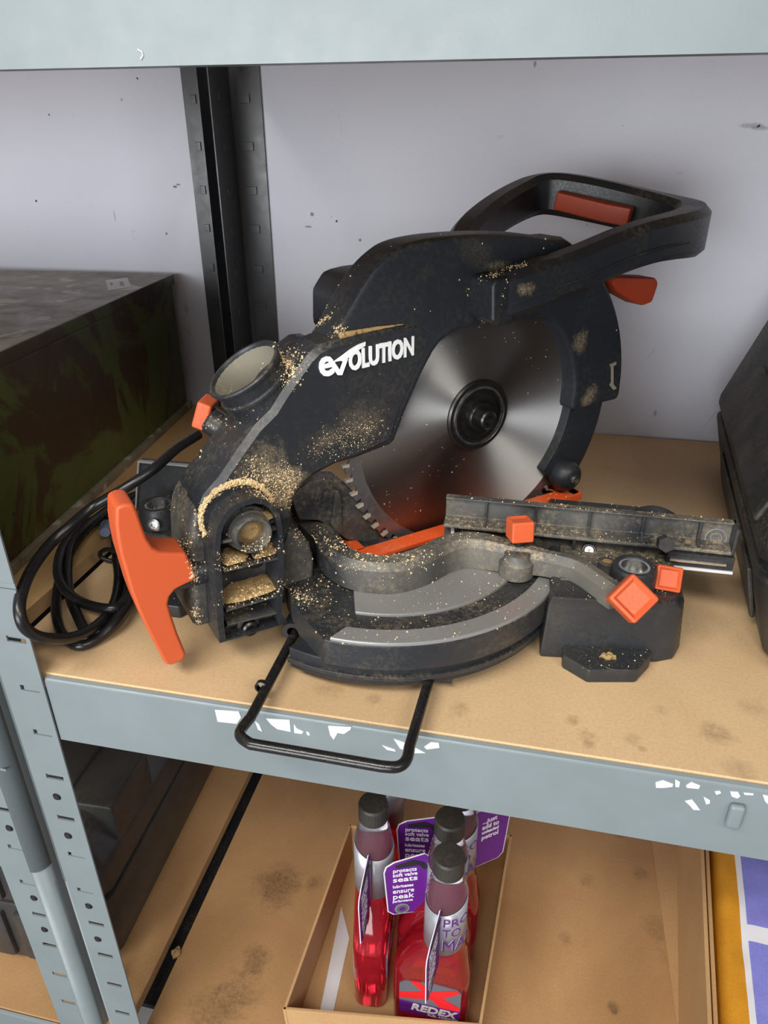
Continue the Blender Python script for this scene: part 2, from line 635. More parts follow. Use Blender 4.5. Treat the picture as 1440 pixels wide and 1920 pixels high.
def slotted_post(name, parent, mat, x_corner, x_edge, y, depth, ztop, zbot, slots, rad=0.004, back=False, side_slots=(), th=0.0014):
    """rolled angle post: a slotted flange in the XZ plane and a flange running in depth, one rounded corner"""
    sgn = 1 if x_edge > x_corner else -1
    ydir = -1 if back else 1
    bm = bmesh.new()

    def grid(us, zs, holes, fn):
        V = {}
        for i, u_ in enumerate(us):
            for k, z in enumerate(zs):
                V[i, k] = bm.verts.new(fn(u_, z))
        for i in range(len(us) - 1):
            for k in range(len(zs) - 1):
                um, zm = (us[i] + us[i + 1]) / 2, (zs[k] + zs[k + 1]) / 2
                if any(a < um < b and c < zm < d for a, b, c, d in holes):
                    continue
                bm.faces.new((V[i, k], V[i + 1, k], V[i + 1, k + 1], V[i, k + 1]))

    def cuts(lo, hi, holes, idx):
        s = {lo, hi}
        for h in holes:
            s.add(h[idx])
            s.add(h[idx + 1])
        return sorted(v for v in s if lo - 1e-9 <= v <= hi + 1e-9)
    xa, xb = x_corner + sgn * rad, x_edge
    lo, hi = min(xa, xb), max(xa, xb)
    grid(cuts(lo, hi, slots, 0), cuts(zbot, ztop, slots, 2), slots, lambda u_, z: (u_, y, z))
    K = 6
    prev = None
    for k in range(K + 1):
        a = math.pi / 2 * k / K
        px = xa - sgn * rad * math.sin(a)
        py = y + ydir * rad * (1 - math.cos(a))
        cur = (bm.verts.new((px, py, zbot)), bm.verts.new((px, py, ztop)))
        if prev:
            bm.faces.new((prev[0], cur[0], cur[1], prev[1]))
        prev = cur
    ya, yb = y + ydir * rad, y + ydir * depth
    lo, hi = min(ya, yb), max(ya, yb)
    grid(cuts(lo, hi, side_slots, 0), cuts(zbot, ztop, side_slots, 2), side_slots, lambda u_, z: (x_corner, u_, z))
    o = finish(bm, name, mat, parent, None, smooth=False)
    for p in o.data.polygons:
        p.use_smooth = abs(p.normal.x) > 0.05 and abs(p.normal.y) > 0.05
    md = o.modifiers.new('sheet', 'SOLIDIFY')
    md.thickness = th
    md.offset = 0
    return o


def slots_at(pts, w=0.0155, h=0.0052):
    return [(p[0] - w / 2, p[0] + w / 2, p[1] - h / 2, p[1] + h / 2) for p in pts]


RSL_UP = [(-0.3355,0.0786),(-0.3392,0.0328),(-0.3402,-0.0121),(-0.3405,-0.0558),(-0.3413,-0.103),(-0.3423,-0.1504),(-0.3431,-0.1961)]
RSL_LO = [(-0.3455,-0.2449),(-0.3442,-0.2916),(-0.3446,-0.3395),(-0.3443,-0.387),(-0.3449,-0.436)]
RH_UP = [(-0.3447,-0.1255),(-0.3452,-0.1719)]
RH_LO = [(-0.3464,-0.2661),(-0.3474,-0.3149)]
LSL_UP = [(-0.3944,-0.1085),(-0.3998,-0.1545),(-0.4032,-0.2029)]
LSL_LO = [(-0.4048,-0.2514),(-0.4038,-0.2972),(-0.4046,-0.3441),(-0.4056,-0.3925),(-0.4066,-0.4411)]
LH_UP = [(-0.4026,-0.1775)]
LH_LO = [(-0.4036,-0.2722),(-0.4042,-0.3191)]
ZJ = -0.236            # joint between the two post lengths

rack = empty('shelving_unit', (-0.346, 0.0, -1.1))
tag(rack, 'grey boltless shelving bay holding the mitre saw between its slotted posts', 'shelving')
rack_l = empty('shelving_unit', (-0.405, 0.0, -1.1))
tag(rack_l, 'grey shelving bay at the left edge holding the olive metal box', 'shelving')
DARK_HOLE = plain('dark_hole', (0.008, 0.008, 0.008), 0.7)


def detail_post(post, slots, holes, y, tabs):
    for k, p in enumerate(slots):
        # pressed tongue standing in the lower part of each slot
        if tabs[k]:
            box('slot_tongue', p[0] - 0.0052, p[0] + 0.0075, y - 0.0002, y + 0.0008, p[1] - 0.0022, p[1] + 0.0024, GREY, post, bev=0.0003)
        else:
            box('slot_tongue', p[0] - 0.0070, p[0] + 0.0075, y + 0.0002, y + 0.0010, p[1] + 0.0006, p[1] + 0.0028, GREY, post, bev=0.0002)
    for p in holes:
        lathe('bolt_hole', [(0, 0.0012), (0.0026, 0.0012), (0.0029, 0.0), (0.0034, 0.0004), (0.0038, 0.0)], DARK_HOLE, post,
              frame((p[0], y - 0.0007, p[1]), (0, -1, 0)), seg=16)


pu = slotted_post('front_post', rack, GREY, -0.366, -0.328, -0.0052, 0.030, 0.75, ZJ, slots_at(RSL_UP + [(-0.348, 0.33), (-0.348, 0.28), (-0.348, 0.23), (-0.348, 0.18), (-0.348, 0.13), (-0.348, 0.42)]))
pl = slotted_post('front_post_lower', rack, GREY, -0.366, -0.3285, -0.0046, 0.030, ZJ + 0.02, -1.09, slots_at(RSL_LO + [(-0.348, -0.50), (-0.348, -0.54), (-0.348, -0.58)]))
detail_post(pu, RSL_UP, RH_UP, -0.0052, (1, 0, 1, 1, 0, 0, 1))
detail_post(pl, RSL_LO, RH_LO, -0.0046, (1, 0, 0, 0, 0))
qu = slotted_post('front_post', rack_l, GREY, -0.385, -0.428, -0.0052, 0.05, 0.75, ZJ + 0.002, slots_at(LSL_UP + [(-0.408, 0.33), (-0.408, 0.28), (-0.408, 0.1)]), rad=0.012)
ql = slotted_post('front_post_lower', rack_l, GREY, -0.3855, -0.4275, -0.0046, 0.05, ZJ + 0.02, -1.09, slots_at(LSL_LO + [(-0.408, -0.50), (-0.408, -0.54)]), rad=0.012)
detail_post(qu, LSL_UP, LH_UP, -0.0052, (0, 0, 1))
detail_post(ql, LSL_LO, LH_LO, -0.0046, (1, 0, 0, 0, 0))

BZ = [z for x, z in [(-0.3655,0.3867),(-0.367,0.3361),(-0.3681,0.2868),(-0.3687,0.2419),(-0.3709,0.1928),(-0.3722,0.1448),(-0.3732,0.0981)]] + [-0.06, -0.15, -0.25]
slotted_post('back_post', rack, DARKPOST, -0.3834, -0.346, 0.5765, 0.062, 0.8, -1.09,
             [], back=True)
for z in BZ[:7]:
    box('slot_tongue', -0.3836, -0.3818, 0.537, 0.549, z - 0.0035, z + 0.004, DARKPOST, bpy.data.objects['back_post'], bev=0.0004)
    box('slot_tongue', -0.374, -0.360, 0.5740, 0.5762, z - 0.0045, z + 0.005, DARKPOST, bpy.data.objects['back_post'], bev=0.0004)
slotted_post('back_post', rack_l, DARKPOST, -0.397, -0.445, 0.5765, 0.062, 0.8, -1.09,
             [], back=True)
for z in BZ[:7]:
    box('slot_tongue', -0.4355, -0.4285, 0.5740, 0.5762, z - 0.0045, z + 0.005, DARKPOST, bpy.data.objects['back_post.001'], bev=0.0004)
for side, xx in ((rack, 0.80),):
    slotted_post('front_post', side, GREY, xx + 0.037, xx, -0.0052, 0.05, 0.75, -1.09, [])
    slotted_post('back_post', side, DARKPOST, xx + 0.037, xx, 0.5765, 0.062, 0.8, -1.09, [], back=True)
for side, xx in ((rack_l, -1.25),):
    slotted_post('front_post', side, GREY, xx - 0.037, xx, -0.0052, 0.05, 0.75, -1.09, [])
    slotted_post('back_post', side, DARKPOST, xx - 0.037, xx, 0.5765, 0.062, 0.8, -1.09, [], back=True)


def beam(name, parent, x0, x1, z1, h, mat, y=-0.0038):
    """pressed L beam: upright face with a rolled top lip and a short bottom return"""
    prof = [(y, z1 - h), (y, z1 - 0.003), (y + 0.0012, z1 - 0.0008), (y + 0.0035, z1), (y + 0.0042, z1 - 0.0016), (y + 0.0018, z1 - 0.004),
            (y + 0.0018, z1 - 0.016), (y + 0.03, z1 - 0.016), (y + 0.03, z1 - 0.018), (y + 0.0018, z1 - 0.018),
            (y + 0.0018, z1 - h + 0.002), (y + 0.010, z1 - h + 0.002), (y + 0.010, z1 - h)]
    return prism(name, prof, x0, x1, 'X', mat, parent, bev=0.0)


for par, x0, x1, bx0, bx1, tag_ in ((rack, -0.3275, 0.80, -0.372, 0.835, 0), (rack_l, -1.25, -0.4285, -1.28, -0.392, 1)):
    bm_ = beam('shelf_beam', par, x0, x1, -0.0015, 0.060, GREY)
    box('shelf_board', bx0, bx1, 0.0008, 0.574, -0.0145, 0.0, BOARD_MID if not tag_ else BOARD_EDGE, par, bev=0.0008)
    beam('back_beam', par, x0, x1, -0.016, 0.045, DARKPOST, y=0.535)
    bt = beam('upper_beam', par, x0 - 0.0 if tag_ else x0, x1, 0.4346, 0.060, GREY_TOP)
    box('upper_shelf_board', bx0, bx1, 0.0008, 0.574, 0.4205, 0.4346, BOARD_EDGE, par, bev=0.0008)
    beam('lower_beam', par, x0, x1, ZL - 0.0015, 0.060, GREY)
    lb0, lb1 = (bx0 + 0.030, bx1) if not tag_ else (bx0, bx1 + 0.030)
    box('lower_shelf_board', lb0, lb1, 0.0008, 0.574, ZL - 0.0145, ZL, BOARD_LOW_SHADED, par, bev=0.0008)
    if not tag_:
        MIDBEAM, TOPBEAM = bm_, bt
# the upper beam runs across in front of the posts' line of sight: its face is continuous in the picture
box('beam_joint_plate', -0.4282, -0.3275, -0.0040, -0.0022, 0.3746, 0.4338, GREY_TOP, rack, bev=0.0004)

# side ties under the boards, widened and coloured black to shade the gap between the bays
for par, x in ((rack, -0.362), (rack_l, -0.389)):
    for z in (-0.032, ZL - 0.032):
        x0_, x1_ = (-0.3785, -0.3600) if par is rack else (-0.4600, -0.3795)
        box('side_tie', x0_, x1_ + (0.03 if z < -0.4 and par is rack else 0), 0.05, 0.515, z - 0.004, z + 0.004, M_DEEP, par)

# torn label scraps left on the front beam
SCR = [
    [(-0.1949,-0.0062),(-0.177,-0.0042),(-0.1759,-0.0094),(-0.1797,-0.016),(-0.1941,-0.0169)], [(-0.1574,-0.0067),(-0.1404,-0.0048),(-0.1403,-0.0155),(-0.1499,-0.015),(-0.1543,-0.0114)],
    [(-0.1376,-0.0076),(-0.1355,-0.0116),(-0.1311,-0.0136),(-0.1323,-0.0158),(-0.1377,-0.0159)], [(-0.1291,-0.0127),(-0.1269,-0.0137),(-0.1266,-0.0161),(-0.1285,-0.016)],
    [(-0.1133,-0.0047),(-0.104,-0.0033),(-0.097,-0.0024),(-0.0978,-0.0049),(-0.1024,-0.0097),(-0.1068,-0.0096),(-0.1097,-0.0165),(-0.1121,-0.0127)],
    [(-0.0683,-0.007),(-0.0622,-0.0086),(-0.0554,-0.011),(-0.05,-0.0137),(-0.0467,-0.0154),(-0.0567,-0.0175),(-0.064,-0.0147)], [(-0.0763,-0.0144),(-0.0676,-0.0165),(-0.0668,-0.0182),(-0.0727,-0.018)],
    [(-0.0479,-0.0099),(-0.0434,-0.0047),(-0.0382,-0.0045),(-0.0377,-0.0087),(-0.0461,-0.0119)],
    [(0.0975,-0.0093),(0.1014,-0.0065),(0.1077,-0.0083),(0.1078,-0.0106),(0.1031,-0.0127),(0.0985,-0.0137)], [(0.1082,-0.0041),(0.1113,-0.0057),(0.1115,-0.0102),(0.1093,-0.0103)],
    [(0.1151,-0.008),(0.1175,-0.0042),(0.1231,-0.0061),(0.1227,-0.009),(0.116,-0.0096)], [(0.1169,-0.0211),(0.1208,-0.0188),(0.1237,-0.0223),(0.127,-0.0268),(0.123,-0.0273),(0.1202,-0.0241)],
    [(0.1267,-0.015),(0.1307,-0.0169),(0.1313,-0.0195),(0.1294,-0.021)], [(0.1404,-0.0071),(0.1449,-0.0065),(0.1468,-0.0098),(0.1454,-0.0119),(0.1421,-0.0109)],
    [(0.1478,-0.0063),(0.1535,-0.0059),(0.1535,-0.0072),(0.1488,-0.0079)], [(0.1585,-0.0056),(0.1615,-0.0058),(0.1631,-0.0127),(0.1608,-0.0105)],
    [(-0.1659,-0.0108),(-0.163,-0.0132),(-0.1612,-0.0197),(-0.1642,-0.0183)], [(0.132,-0.0091),(0.1348,-0.008),(0.1358,-0.0096),(0.1334,-0.0116)]]
for s in SCR:
    prism('label_scrap', s, -0.0042, -0.0037, 'Y', PAPER, MIDBEAM, smooth=False)
# pressed locking lug on the beam
lug = [(0.1465,-0.0248)][0]
box('locking_lug', lug[0] - 0.0045, lug[0] + 0.0045, -0.0085, -0.0035, lug[1] - 0.0095, lug[1] + 0.0095, GREY, MIDBEAM, bev=0.0022, seg=3)
# scratch left on the upper beam
tube('scratch', [(p[0], -0.0040, p[1]) for p in [(-0.1857,0.381),(-0.1838,0.3801),(-0.1835,0.3787),(-0.1848,0.3773)]], 0.0004, PAPER, TOPBEAM, n=6)

# ================================================================== olive metal box on the left
OL = None


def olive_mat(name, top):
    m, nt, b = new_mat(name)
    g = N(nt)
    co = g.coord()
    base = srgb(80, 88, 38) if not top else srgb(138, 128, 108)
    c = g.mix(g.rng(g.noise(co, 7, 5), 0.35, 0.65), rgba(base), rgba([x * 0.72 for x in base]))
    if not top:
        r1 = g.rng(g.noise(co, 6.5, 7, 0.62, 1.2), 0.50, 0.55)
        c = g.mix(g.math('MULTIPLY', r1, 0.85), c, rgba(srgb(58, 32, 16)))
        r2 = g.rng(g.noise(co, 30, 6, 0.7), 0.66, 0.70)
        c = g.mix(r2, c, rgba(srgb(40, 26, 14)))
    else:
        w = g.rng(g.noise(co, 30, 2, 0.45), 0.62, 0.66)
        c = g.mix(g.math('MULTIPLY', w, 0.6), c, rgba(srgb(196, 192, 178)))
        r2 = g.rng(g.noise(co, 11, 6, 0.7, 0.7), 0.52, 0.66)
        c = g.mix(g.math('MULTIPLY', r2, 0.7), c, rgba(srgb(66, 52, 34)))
    nt.links.new(c, b.inputs['Base Color'])
    nt.links.new(g.rng(g.noise(co, 40, 5), 0.3, 0.7, 0.34, 0.55), b.inputs['Roughness'])
    nt.links.new(g.bump(g.noise(co, 45, 5), 0.15, 0.002), b.inputs['Normal'])
    return m


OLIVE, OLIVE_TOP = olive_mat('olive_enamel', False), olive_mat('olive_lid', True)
ang_b = math.atan2(0.050, 0.535)
gb = empty('metal_box', (-0.434, 0.03, 0.0), ang_b)
tag(gb, 'old olive green metal box with rust patches on the left of the shelf', 'box')
GB = WORLD[gb.name]
LB, WB, HB = 0.532, 0.44, 0.172
box('body', -WB, 0.0, 0.0, LB, 0.006, HB, OLIVE, gb, GB, bev=0.003)
lid_b = loft('lid', [[(-WB - 0.003, -0.003, HB), (0.003, -0.003, HB), (0.003, LB + 0.003, HB), (-WB - 0.003, LB + 0.003, HB)],
                     [(-WB - 0.003, -0.003, HB + 0.014), (0.003, -0.003, HB + 0.014), (0.003, LB + 0.003, HB + 0.014), (-WB - 0.003, LB + 0.003, HB + 0.014)]],
             [OLIVE, OLIVE_TOP], gb, GB, bev=0.002)
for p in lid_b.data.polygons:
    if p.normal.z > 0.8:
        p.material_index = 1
box('bottom_rim', -WB - 0.003, 0.005, -0.003, LB + 0.004, 0.0, 0.010, OLIVE_TOP, gb, GB, bev=0.0015)
zs = HB + 0.0142
stick = prism('paper_label', [(-0.5406,0.496),(-0.5235,0.5191),(-0.4863,0.4624),(-0.5006,0.4352)], 0.1862, 0.1865, 'Z', plain('white_sticker', (0.72, 0.75, 0.80), 0.7), gb, smooth=False)
prism('printed_mark', [(-0.5262,0.4818),(-0.5229,0.4825),(-0.5126,0.4661),(-0.5158,0.4655)], 0.1865, 0.1866, 'Z', plain('grey_print', (0.35, 0.37, 0.42), 0.7), stick, smooth=False)
prism('printed_mark', [(-0.5184,0.491),(-0.5138,0.4919),(-0.4966,0.4657),(-0.5024,0.4646)], 0.1865, 0.1866, 'Z', bpy.data.materials['grey_print'], stick, smooth=False)

# ================================================================== black tool case on the right
CASE = dusty('black_case_plastic', (0.014, 0.0155, 0.0155), 0.55, 0.22, speck=0.12, haze=0.22, spec=0.4)
SCUFF = plain('scuffed_plastic', (0.30, 0.29, 0.27), 0.8)
tc = empty('tool_case', (0.178, 0.16, 0.0), math.atan2(-0.0355, 0.339))
tag(tc, 'black moulded plastic tool case cut off by the right edge', 'tool case')
TC = WORLD[tc.name]


def case_sections(prof, y0, y1, endr, k=0.5):
    """profile (x, z) swept along y, pulled in and down at both ends"""
    secs = []
    ys = [(y0, endr), (y0 + endr * 0.3, endr * 0.32), (y0 + endr, 0.0), (y1 - endr, 0.0), (y1 - endr * 0.3, endr * 0.32), (y1, endr)]
    zc = sum(z for _, z in prof) / len(prof)
    for y, ins in ys:
        secs.append([(x + (ins if x < 0.1 else -ins), y, zc + (z - zc) * (1 - k * ins / endr * 0.35)) for x, z in prof])
    return secs


low_p = [(0.012, 0.004), (0.004, 0.03), (-0.006, 0.066), (-0.006, 0.072), (0.30, 0.072), (0.30, 0.004)]
loft('case_bottom', case_sections(low_p, -0.06, 0.352, 0.03), CASE, tc, TC, bev=0.003)
seam_p = [(-0.002, 0.070), (-0.002, 0.080), (0.29, 0.080), (0.29, 0.070)]
loft('case_seam', case_sections(seam_p, -0.056, 0.347, 0.03), M_DEEP, tc, TC, bev=0.0)
lid_p = [(-0.008, 0.079), (-0.007, 0.092), (0.024, 0.182), (0.040, 0.206), (0.30, 0.216), (0.30, 0.079)]
lid_c = loft('case_lid', case_sections(lid_p, -0.062, 0.355, 0.035, 0.9), CASE, tc, TC, bev=0.005)
# raised facets of the lid
bm = bmesh.new()
add_prism(bm, [(0.0, 0.094), (0.21, 0.094), (0.27, 0.118), (0.23, 0.150), (0.0, 0.150)], 0.0, 0.006,
          lambda p, q, a: (-0.007 + (q - 0.092) * 0.3875 - a * 0.93, p, q + a * 0.36))
bevel(bm, 0.003)
finish(bm, 'lid_panel', CASE, lid_c, TC)
bm = bmesh.new()
add_prism(bm, [(0.0, 0.012), (0.24, 0.012), (0.26, 0.026), (0.24, 0.056), (0.0, 0.056)], 0.0, 0.004,
          lambda p, q, a: (0.009 - (q - 0.01) * 0.26 - a, p, q))
bevel(bm, 0.002)
finish(bm, 'side_panel', CASE, tc, TC)

# ================================================================== black tool case on the lower shelf, left
tl = empty('tool_case', (-0.405, 0.055, ZL), math.radians(2.0))
tag(tl, 'large black ribbed tool case on the lower shelf behind the slotted posts', 'tool case')
TL = WORLD[tl.name]
CASE2 = dusty('black_case_plastic_low', (0.022, 0.023, 0.025), 0.34, 0.06, speck=0.08, haze=0.12)
body_p = [(0.0, 0.004), (0.008, 0.05), (0.006, 0.105), (-0.30, 0.105), (-0.30, 0.004)]


def case2(prof, y0, y1, r):
    secs = []
    for y, ins in ((y0, r), (y0 + r * 0.35, r * 0.3), (y0 + r, 0.0), (y1 - r, 0.0), (y1 - r * 0.35, r * 0.3), (y1, r)):
        secs.append([(x - (ins if x > -0.15 else -ins), y, z) for x, z in prof])
    return secs


loft('case_bottom', case2(body_p, 0.0, 0.34, 0.03), CASE2, tl, TL, bev=0.006)
loft('case_seam', case2([(0.002, 0.103), (0.002, 0.113), (-0.30, 0.113), (-0.30, 0.103)], 0.004, 0.336, 0.03), M_DEEP, tl, TL)
lid2 = loft('case_lid', case2([(0.008, 0.112), (0.006, 0.15), (-0.022, 0.195), (-0.05, 0.202), (-0.30, 0.202), (-0.30, 0.112)], -0.003, 0.343, 0.035), CASE2, tl, TL, bev=0.008)
bm = bmesh.new()
add_prism(bm, cat([(-0.165, 0.03), (-0.06, 0.03), (-0.05, 0.10), (-0.06, 0.30), (-0.165, 0.30), (-0.175, 0.16)], 4, True), 0.198, 0.210, 'Z')
bevel(bm, 0.004)
finish(bm, 'lid_panel', CASE2, lid2, TL)
bm = bmesh.new()
add_prism(bm, arc(0.036, 0, 180, 14, (-0.03, 0.13)) + [(-0.066, 0.06), (0.006, 0.06)], 0.150, 0.206, 'Z')
bevel(bm, 0.004)
finish(bm, 'lid_latch_recess', CASE2, lid2, TL)
for k, xx in enumerate((-0.045, -0.085, -0.125, -0.165, -0.205)):
    box('rib', xx - 0.014, xx + 0.014, -0.006, 0.02, 0.014, 0.094, CASE2, tl, TL, bev=0.005)
for xx in (-0.055, -0.115, -0.175):
    box('lid_rib', xx - 0.018, xx + 0.018, -0.009, 0.03, 0.120, 0.186, CASE2, lid2, TL, bev=0.006)

# ================================================================== the mitre saw
saw = empty('mitre_saw', (-0.104, 0.165, 0.0))
tag(saw, 'dusty black mitre saw with orange knobs and bare circular blade', 'saw')
BX, BY, BZC = -0.0442, 0.222, 0.1412
YAW = math.radians(42.5)
U = Vector((math.cos(YAW), math.sin(YAW), 0))
NV = Vector((math.sin(YAW), -math.cos(YAW), 0))
HM = Matrix.Identity(4)
for i in range(3):
    HM[i][0], HM[i][1], HM[i][2] = U[i], -NV[i], (0, 0, 1)[i]
    HM[i][3] = (BX, BY, BZC)[i]
TZ = 0.05                     # table height


def hf(s, t, w, axis, x=(0, 0, 1)):
    """world frame at a head-space point with its Z along a head-space axis"""
    return HM @ frame((s, -t, w), (axis[0], -axis[1], axis[2]), (x[0], -x[1], x[2]))


def hp(s, t, w):
    return (s, -t, w)


def P_(lst, t):
    return [((s, -t, w), ) for s, w in lst]


d0 = [(-0.2152,0.0046),(-0.1961,0.0041),(-0.1817,-0.0156),(-0.121,0.0205),(-0.1468,0.0175),(-0.218,-0.0047),(-0.2557,0.0251),(-0.1754,0.0752)]
M_ARM = dusty('black_plastic_arm', BLACK, 0.40, 0.16, speck=0.22, patches=[
    ((d0[2][0], -0.024, d0[2][1]), 0.020, (1, 0.5, 1), 0.9),
    ((d0[1][0], -0.024, d0[1][1]), 0.018, (1, 0.5, 0.8), 0.8),
    ((d0[4][0], -0.024, d0[4][1]), 0.018, (1, 0.5, 1.5), 0.32),
    ((d0[3][0], -0.024, d0[3][1]), 0.020, (0.8, 0.5, 1.2), 0.25),
    ((d0[6][0], 0.03, d0[6][1]), 0.012, (1, 0.6, 1), 0.6),
    ((d0[7][0], 0.0, d0[7][1]), 0.014, (1, 0.6, 1), 0.95)])
d1 = [(-0.0114,0.0886),(-0.0196,0.1327),(0.092,0.053),(0.1103,0.0011),(-0.0041,0.1205),(-0.082,0.087),(-0.1288,0.0883),(0.0083,0.1455)]
M_COVER = dusty('black_plastic_cover', BLACK, 0.40, 0.10, speck=0.18, patches=[
    ((d1[0][0], -0.018, d1[0][1]), 0.010, (1.6, 0.6, 1), 0.8),
    ((d1[1][0], -0.018, d1[1][1]), 0.02, (1, 0.6, 1.2), 0.12),
    ((d1[4][0], -0.018, d1[4][1]), 0.008, (0.6, 0.6, 1.6), 0.4),
    ((d1[2][0], -0.018, d1[2][1]), 0.010, (1, 0.6, 1), 0.5),
    ((d1[3][0], -0.018, d1[3][1]), 0.012, (1, 0.6, 1), 0.5)])

# ---- blade: brushed steel disc with tipped teeth
m_blade, nt, b = new_mat('brushed_blade_steel')
g = N(nt)
co = g.coord()
b.inputs['Metallic'].default_value = 1.0
b.inputs['Base Color'].default_value = rgba((0.46, 0.45, 0.44))
b.inputs['Anisotropic'].default_value = 0.93
b.inputs['Anisotropic Rotation'].default_value = 0.25
tan_ = g.n('ShaderNodeTangent', direction_type='RADIAL', axis='Z')
nt.links.new(tan_.outputs[0], b.inputs['Tangent'])
lenr = g.dist(co, (0, 0, 0), (1, 1, 0))
wv = g.n('ShaderNodeTexNoise', noise_dimensions='1D')
nt.links.new(g.math('MULTIPLY', lenr, 4000.0), wv.inputs['W'])
wv.inputs['Scale'].default_value = 1.0
nt.links.new(g.rng(wv.outputs['Fac'], 0.3, 0.7, 0.46, 0.56), b.inputs['Roughness'])
spk = g.rng(g.noise(co, 420, 2, 0.5), 0.735, 0.75)
sp2 = g.math('MULTIPLY', spk, 0.8)
nt.links.new(g.mix(sp2, rgba((0.46, 0.45, 0.44)), rgba((0.75, 0.66, 0.50))), b.inputs['Base Color'])
nt.links.new(g.math('SUBTRACT', 1.0, sp2), b.inputs['Metallic'])
m_ring = plain('ground_steel_rim', (0.30, 0.30, 0.30), 0.42, 0.9)
m_tooth = plain('carbide_teeth', (0.62, 0.56, 0.46), 0.45, 0.5)

BL = hf(0, 0, 0, (0, 1, 0))
bm = bmesh.new()
NT, RB = 60, 0.1275
prof = []
for k in range(NT):
    a0 = 2 * math.pi * k / NT
    st = 2 * math.pi / NT
    for fa, fr in ((0.00, -0.0058), (0.16, -0.0064), (0.30, -0.0050), (0.62, -0.0016), (0.66, -0.0008), (0.98, -0.0014)):
        prof.append(((RB + fr) * math.cos(a0 + st * fa), (RB + fr) * math.sin(a0 + st * fa)))
n = len(prof)
rl = []
for z in (-0.0011, 0.0011):
    out_ = [bm.verts.new((x, y, z)) for x, y in prof]
    mid_ = [bm.verts.new((x * 0.112 / math.hypot(x, y), y * 0.112 / math.hypot(x, y), z)) for x, y in prof]
    inn_ = [bm.verts.new((x * 0.012 / math.hypot(x, y), y * 0.012 / math.hypot(x, y), z)) for x, y in prof]
    rl.append((out_, mid_, inn_))
for (o_, m_, i_) in rl:
    for k in range(n):
        j = (k + 1) % n
        f = bm.faces.new((o_[k], o_[j], m_[j], m_[k]))
        f.material_index = 1
        bm.faces.new((m_[k], m_[j], i_[j], i_[k]))
for k in range(n):
    j = (k + 1) % n
    f = bm.faces.new((rl[0][0][k], rl[0][0][j], rl[1][0][j], rl[1][0][k]))
    f.material_index = 1
blade = finish(bm, 'saw_blade', [m_blade, m_ring], saw, BL, ang=0.5, wn=False)
blade['label'] = 'brushed steel circular saw blade'
tooth = bpy.data.meshes.new('tooth')
bm = bmesh.new()
add_prism(bm, [(-0.0058, -0.0001), (0.0004, -0.0007), (0.0003, 0.0017), (-0.0050, 0.0026)], -0.0016, 0.0016, 'Z')
bmesh.ops.recalc_face_normals(bm, faces=bm.faces[:])
bm.to_mesh(tooth)
bm.free()
tooth.materials.append(m_tooth)
for k in range(NT):
    a = 2 * math.pi * k / NT
    link('tooth', tooth, blade, BL @ Matrix.Rotation(a, 4, 'Z') @ Matrix.Translation((RB, 0.0048, 0)))
wash = lathe('arbor_washer', [(0.0, 0.0012), (0.0305, 0.0012), (0.0305, 0.0030), (0.0292, 0.0042), (0.0265, 0.0042), (0.0255, 0.0034), (0.0225, 0.0034), (0.0222, 0.0046), (0.0210, 0.0046), (0.0205, 0.0022), (0.0, 0.0022)],
             M_DARKMETAL, saw, BL, seg=48)
wash['label'] = 'dark metal arbor flange'
lathe('arbor_bolt', [(0.0, 0.002), (0.0125, 0.002), (0.0125, 0.007), (0.0115, 0.0085), (0.0078, 0.0085), (0.0078, 0.0165), (0.0066, 0.0178), (0.0042, 0.0178), (0.0036, 0.014), (0, 0.014)],
      M_DARKMETAL, saw, BL, seg=28)
lathe('washer_ring', [(0.0226, 0.0030), (0.0232, 0.0047), (0.0252, 0.0047), (0.0258, 0.0030)], STEEL, wash, BL, seg=48)

# ---- upper blade cover
cv = [(-0.1411,0.0833),(-0.1327,0.0944),(-0.1209,0.1107),(-0.1089,0.1248),(-0.0965,0.1343),(-0.084,0.1399),(-0.0648,0.1428),(-0.039,0.1436),(-0.0109,0.143),(0.0214,0.1407),(0.0506,0.1367)]
cv = cat(cv, 4)
a_s = math.degrees(math.atan2(cv[-1][1], cv[-1][0])) - 4
r_end = [(0.1497,-0.0082)][0]
a_e = math.degrees(math.atan2(r_end[1], r_end[0]))
cv += arc(0.150, a_s, a_e, 20)
cv += [(0.129,-0.0086),(0.0917,-0.0094)]
ai = [(0.0894,0.0128)][0]
ae = [(0.0553,0.0758)][0]
cv += arc(0.093, math.degrees(math.atan2(ai[1], ai[0])), math.degrees(math.atan2(ae[1], ae[0])), 12)
cv += [(0.0368,0.0771),(0.0153,0.0771),(-0.0055,0.0779),(-0.0181,0.0778),(-0.0319,0.0771),(-0.0424,0.0745),(-0.0508,0.0696),(-0.0562,0.0636),(-0.0652,0.0497),(-0.0788,0.0243),(-0.0889,0.0007),(-0.0927,-0.0029),(-0.0997,-0.0036),(-0.1222,-0.0069),(-0.1391,-0.0074),(-0.1579,-0.0112),(-0.1762,-0.0028),(-0.1671,0.0429)]
cover = prism('upper_blade_cover', cv, -0.016, 0.018, 'H', M_COVER, saw, HM, bev=0.0052, seg=2)
cover['label'] = 'black blade cover lettered in white'
# pale film on the cover's crown and the stamped slot on its nose
slot = [(0.1295,0.028),(0.1371,0.0293),(0.1377,0.0264),(0.1345,0.0259),(0.1379,0.0088),(0.1429,0.0041),(0.1391,0.0032),(0.1333,0.0086),(0.1348,0.0113),(0.1322,0.0243)]
prism('nose_slot', slot, 0.0176, 0.0186, 'H', plain('worn_edge', (0.24, 0.21, 0.16), 0.7), cover, HM, smooth=False)

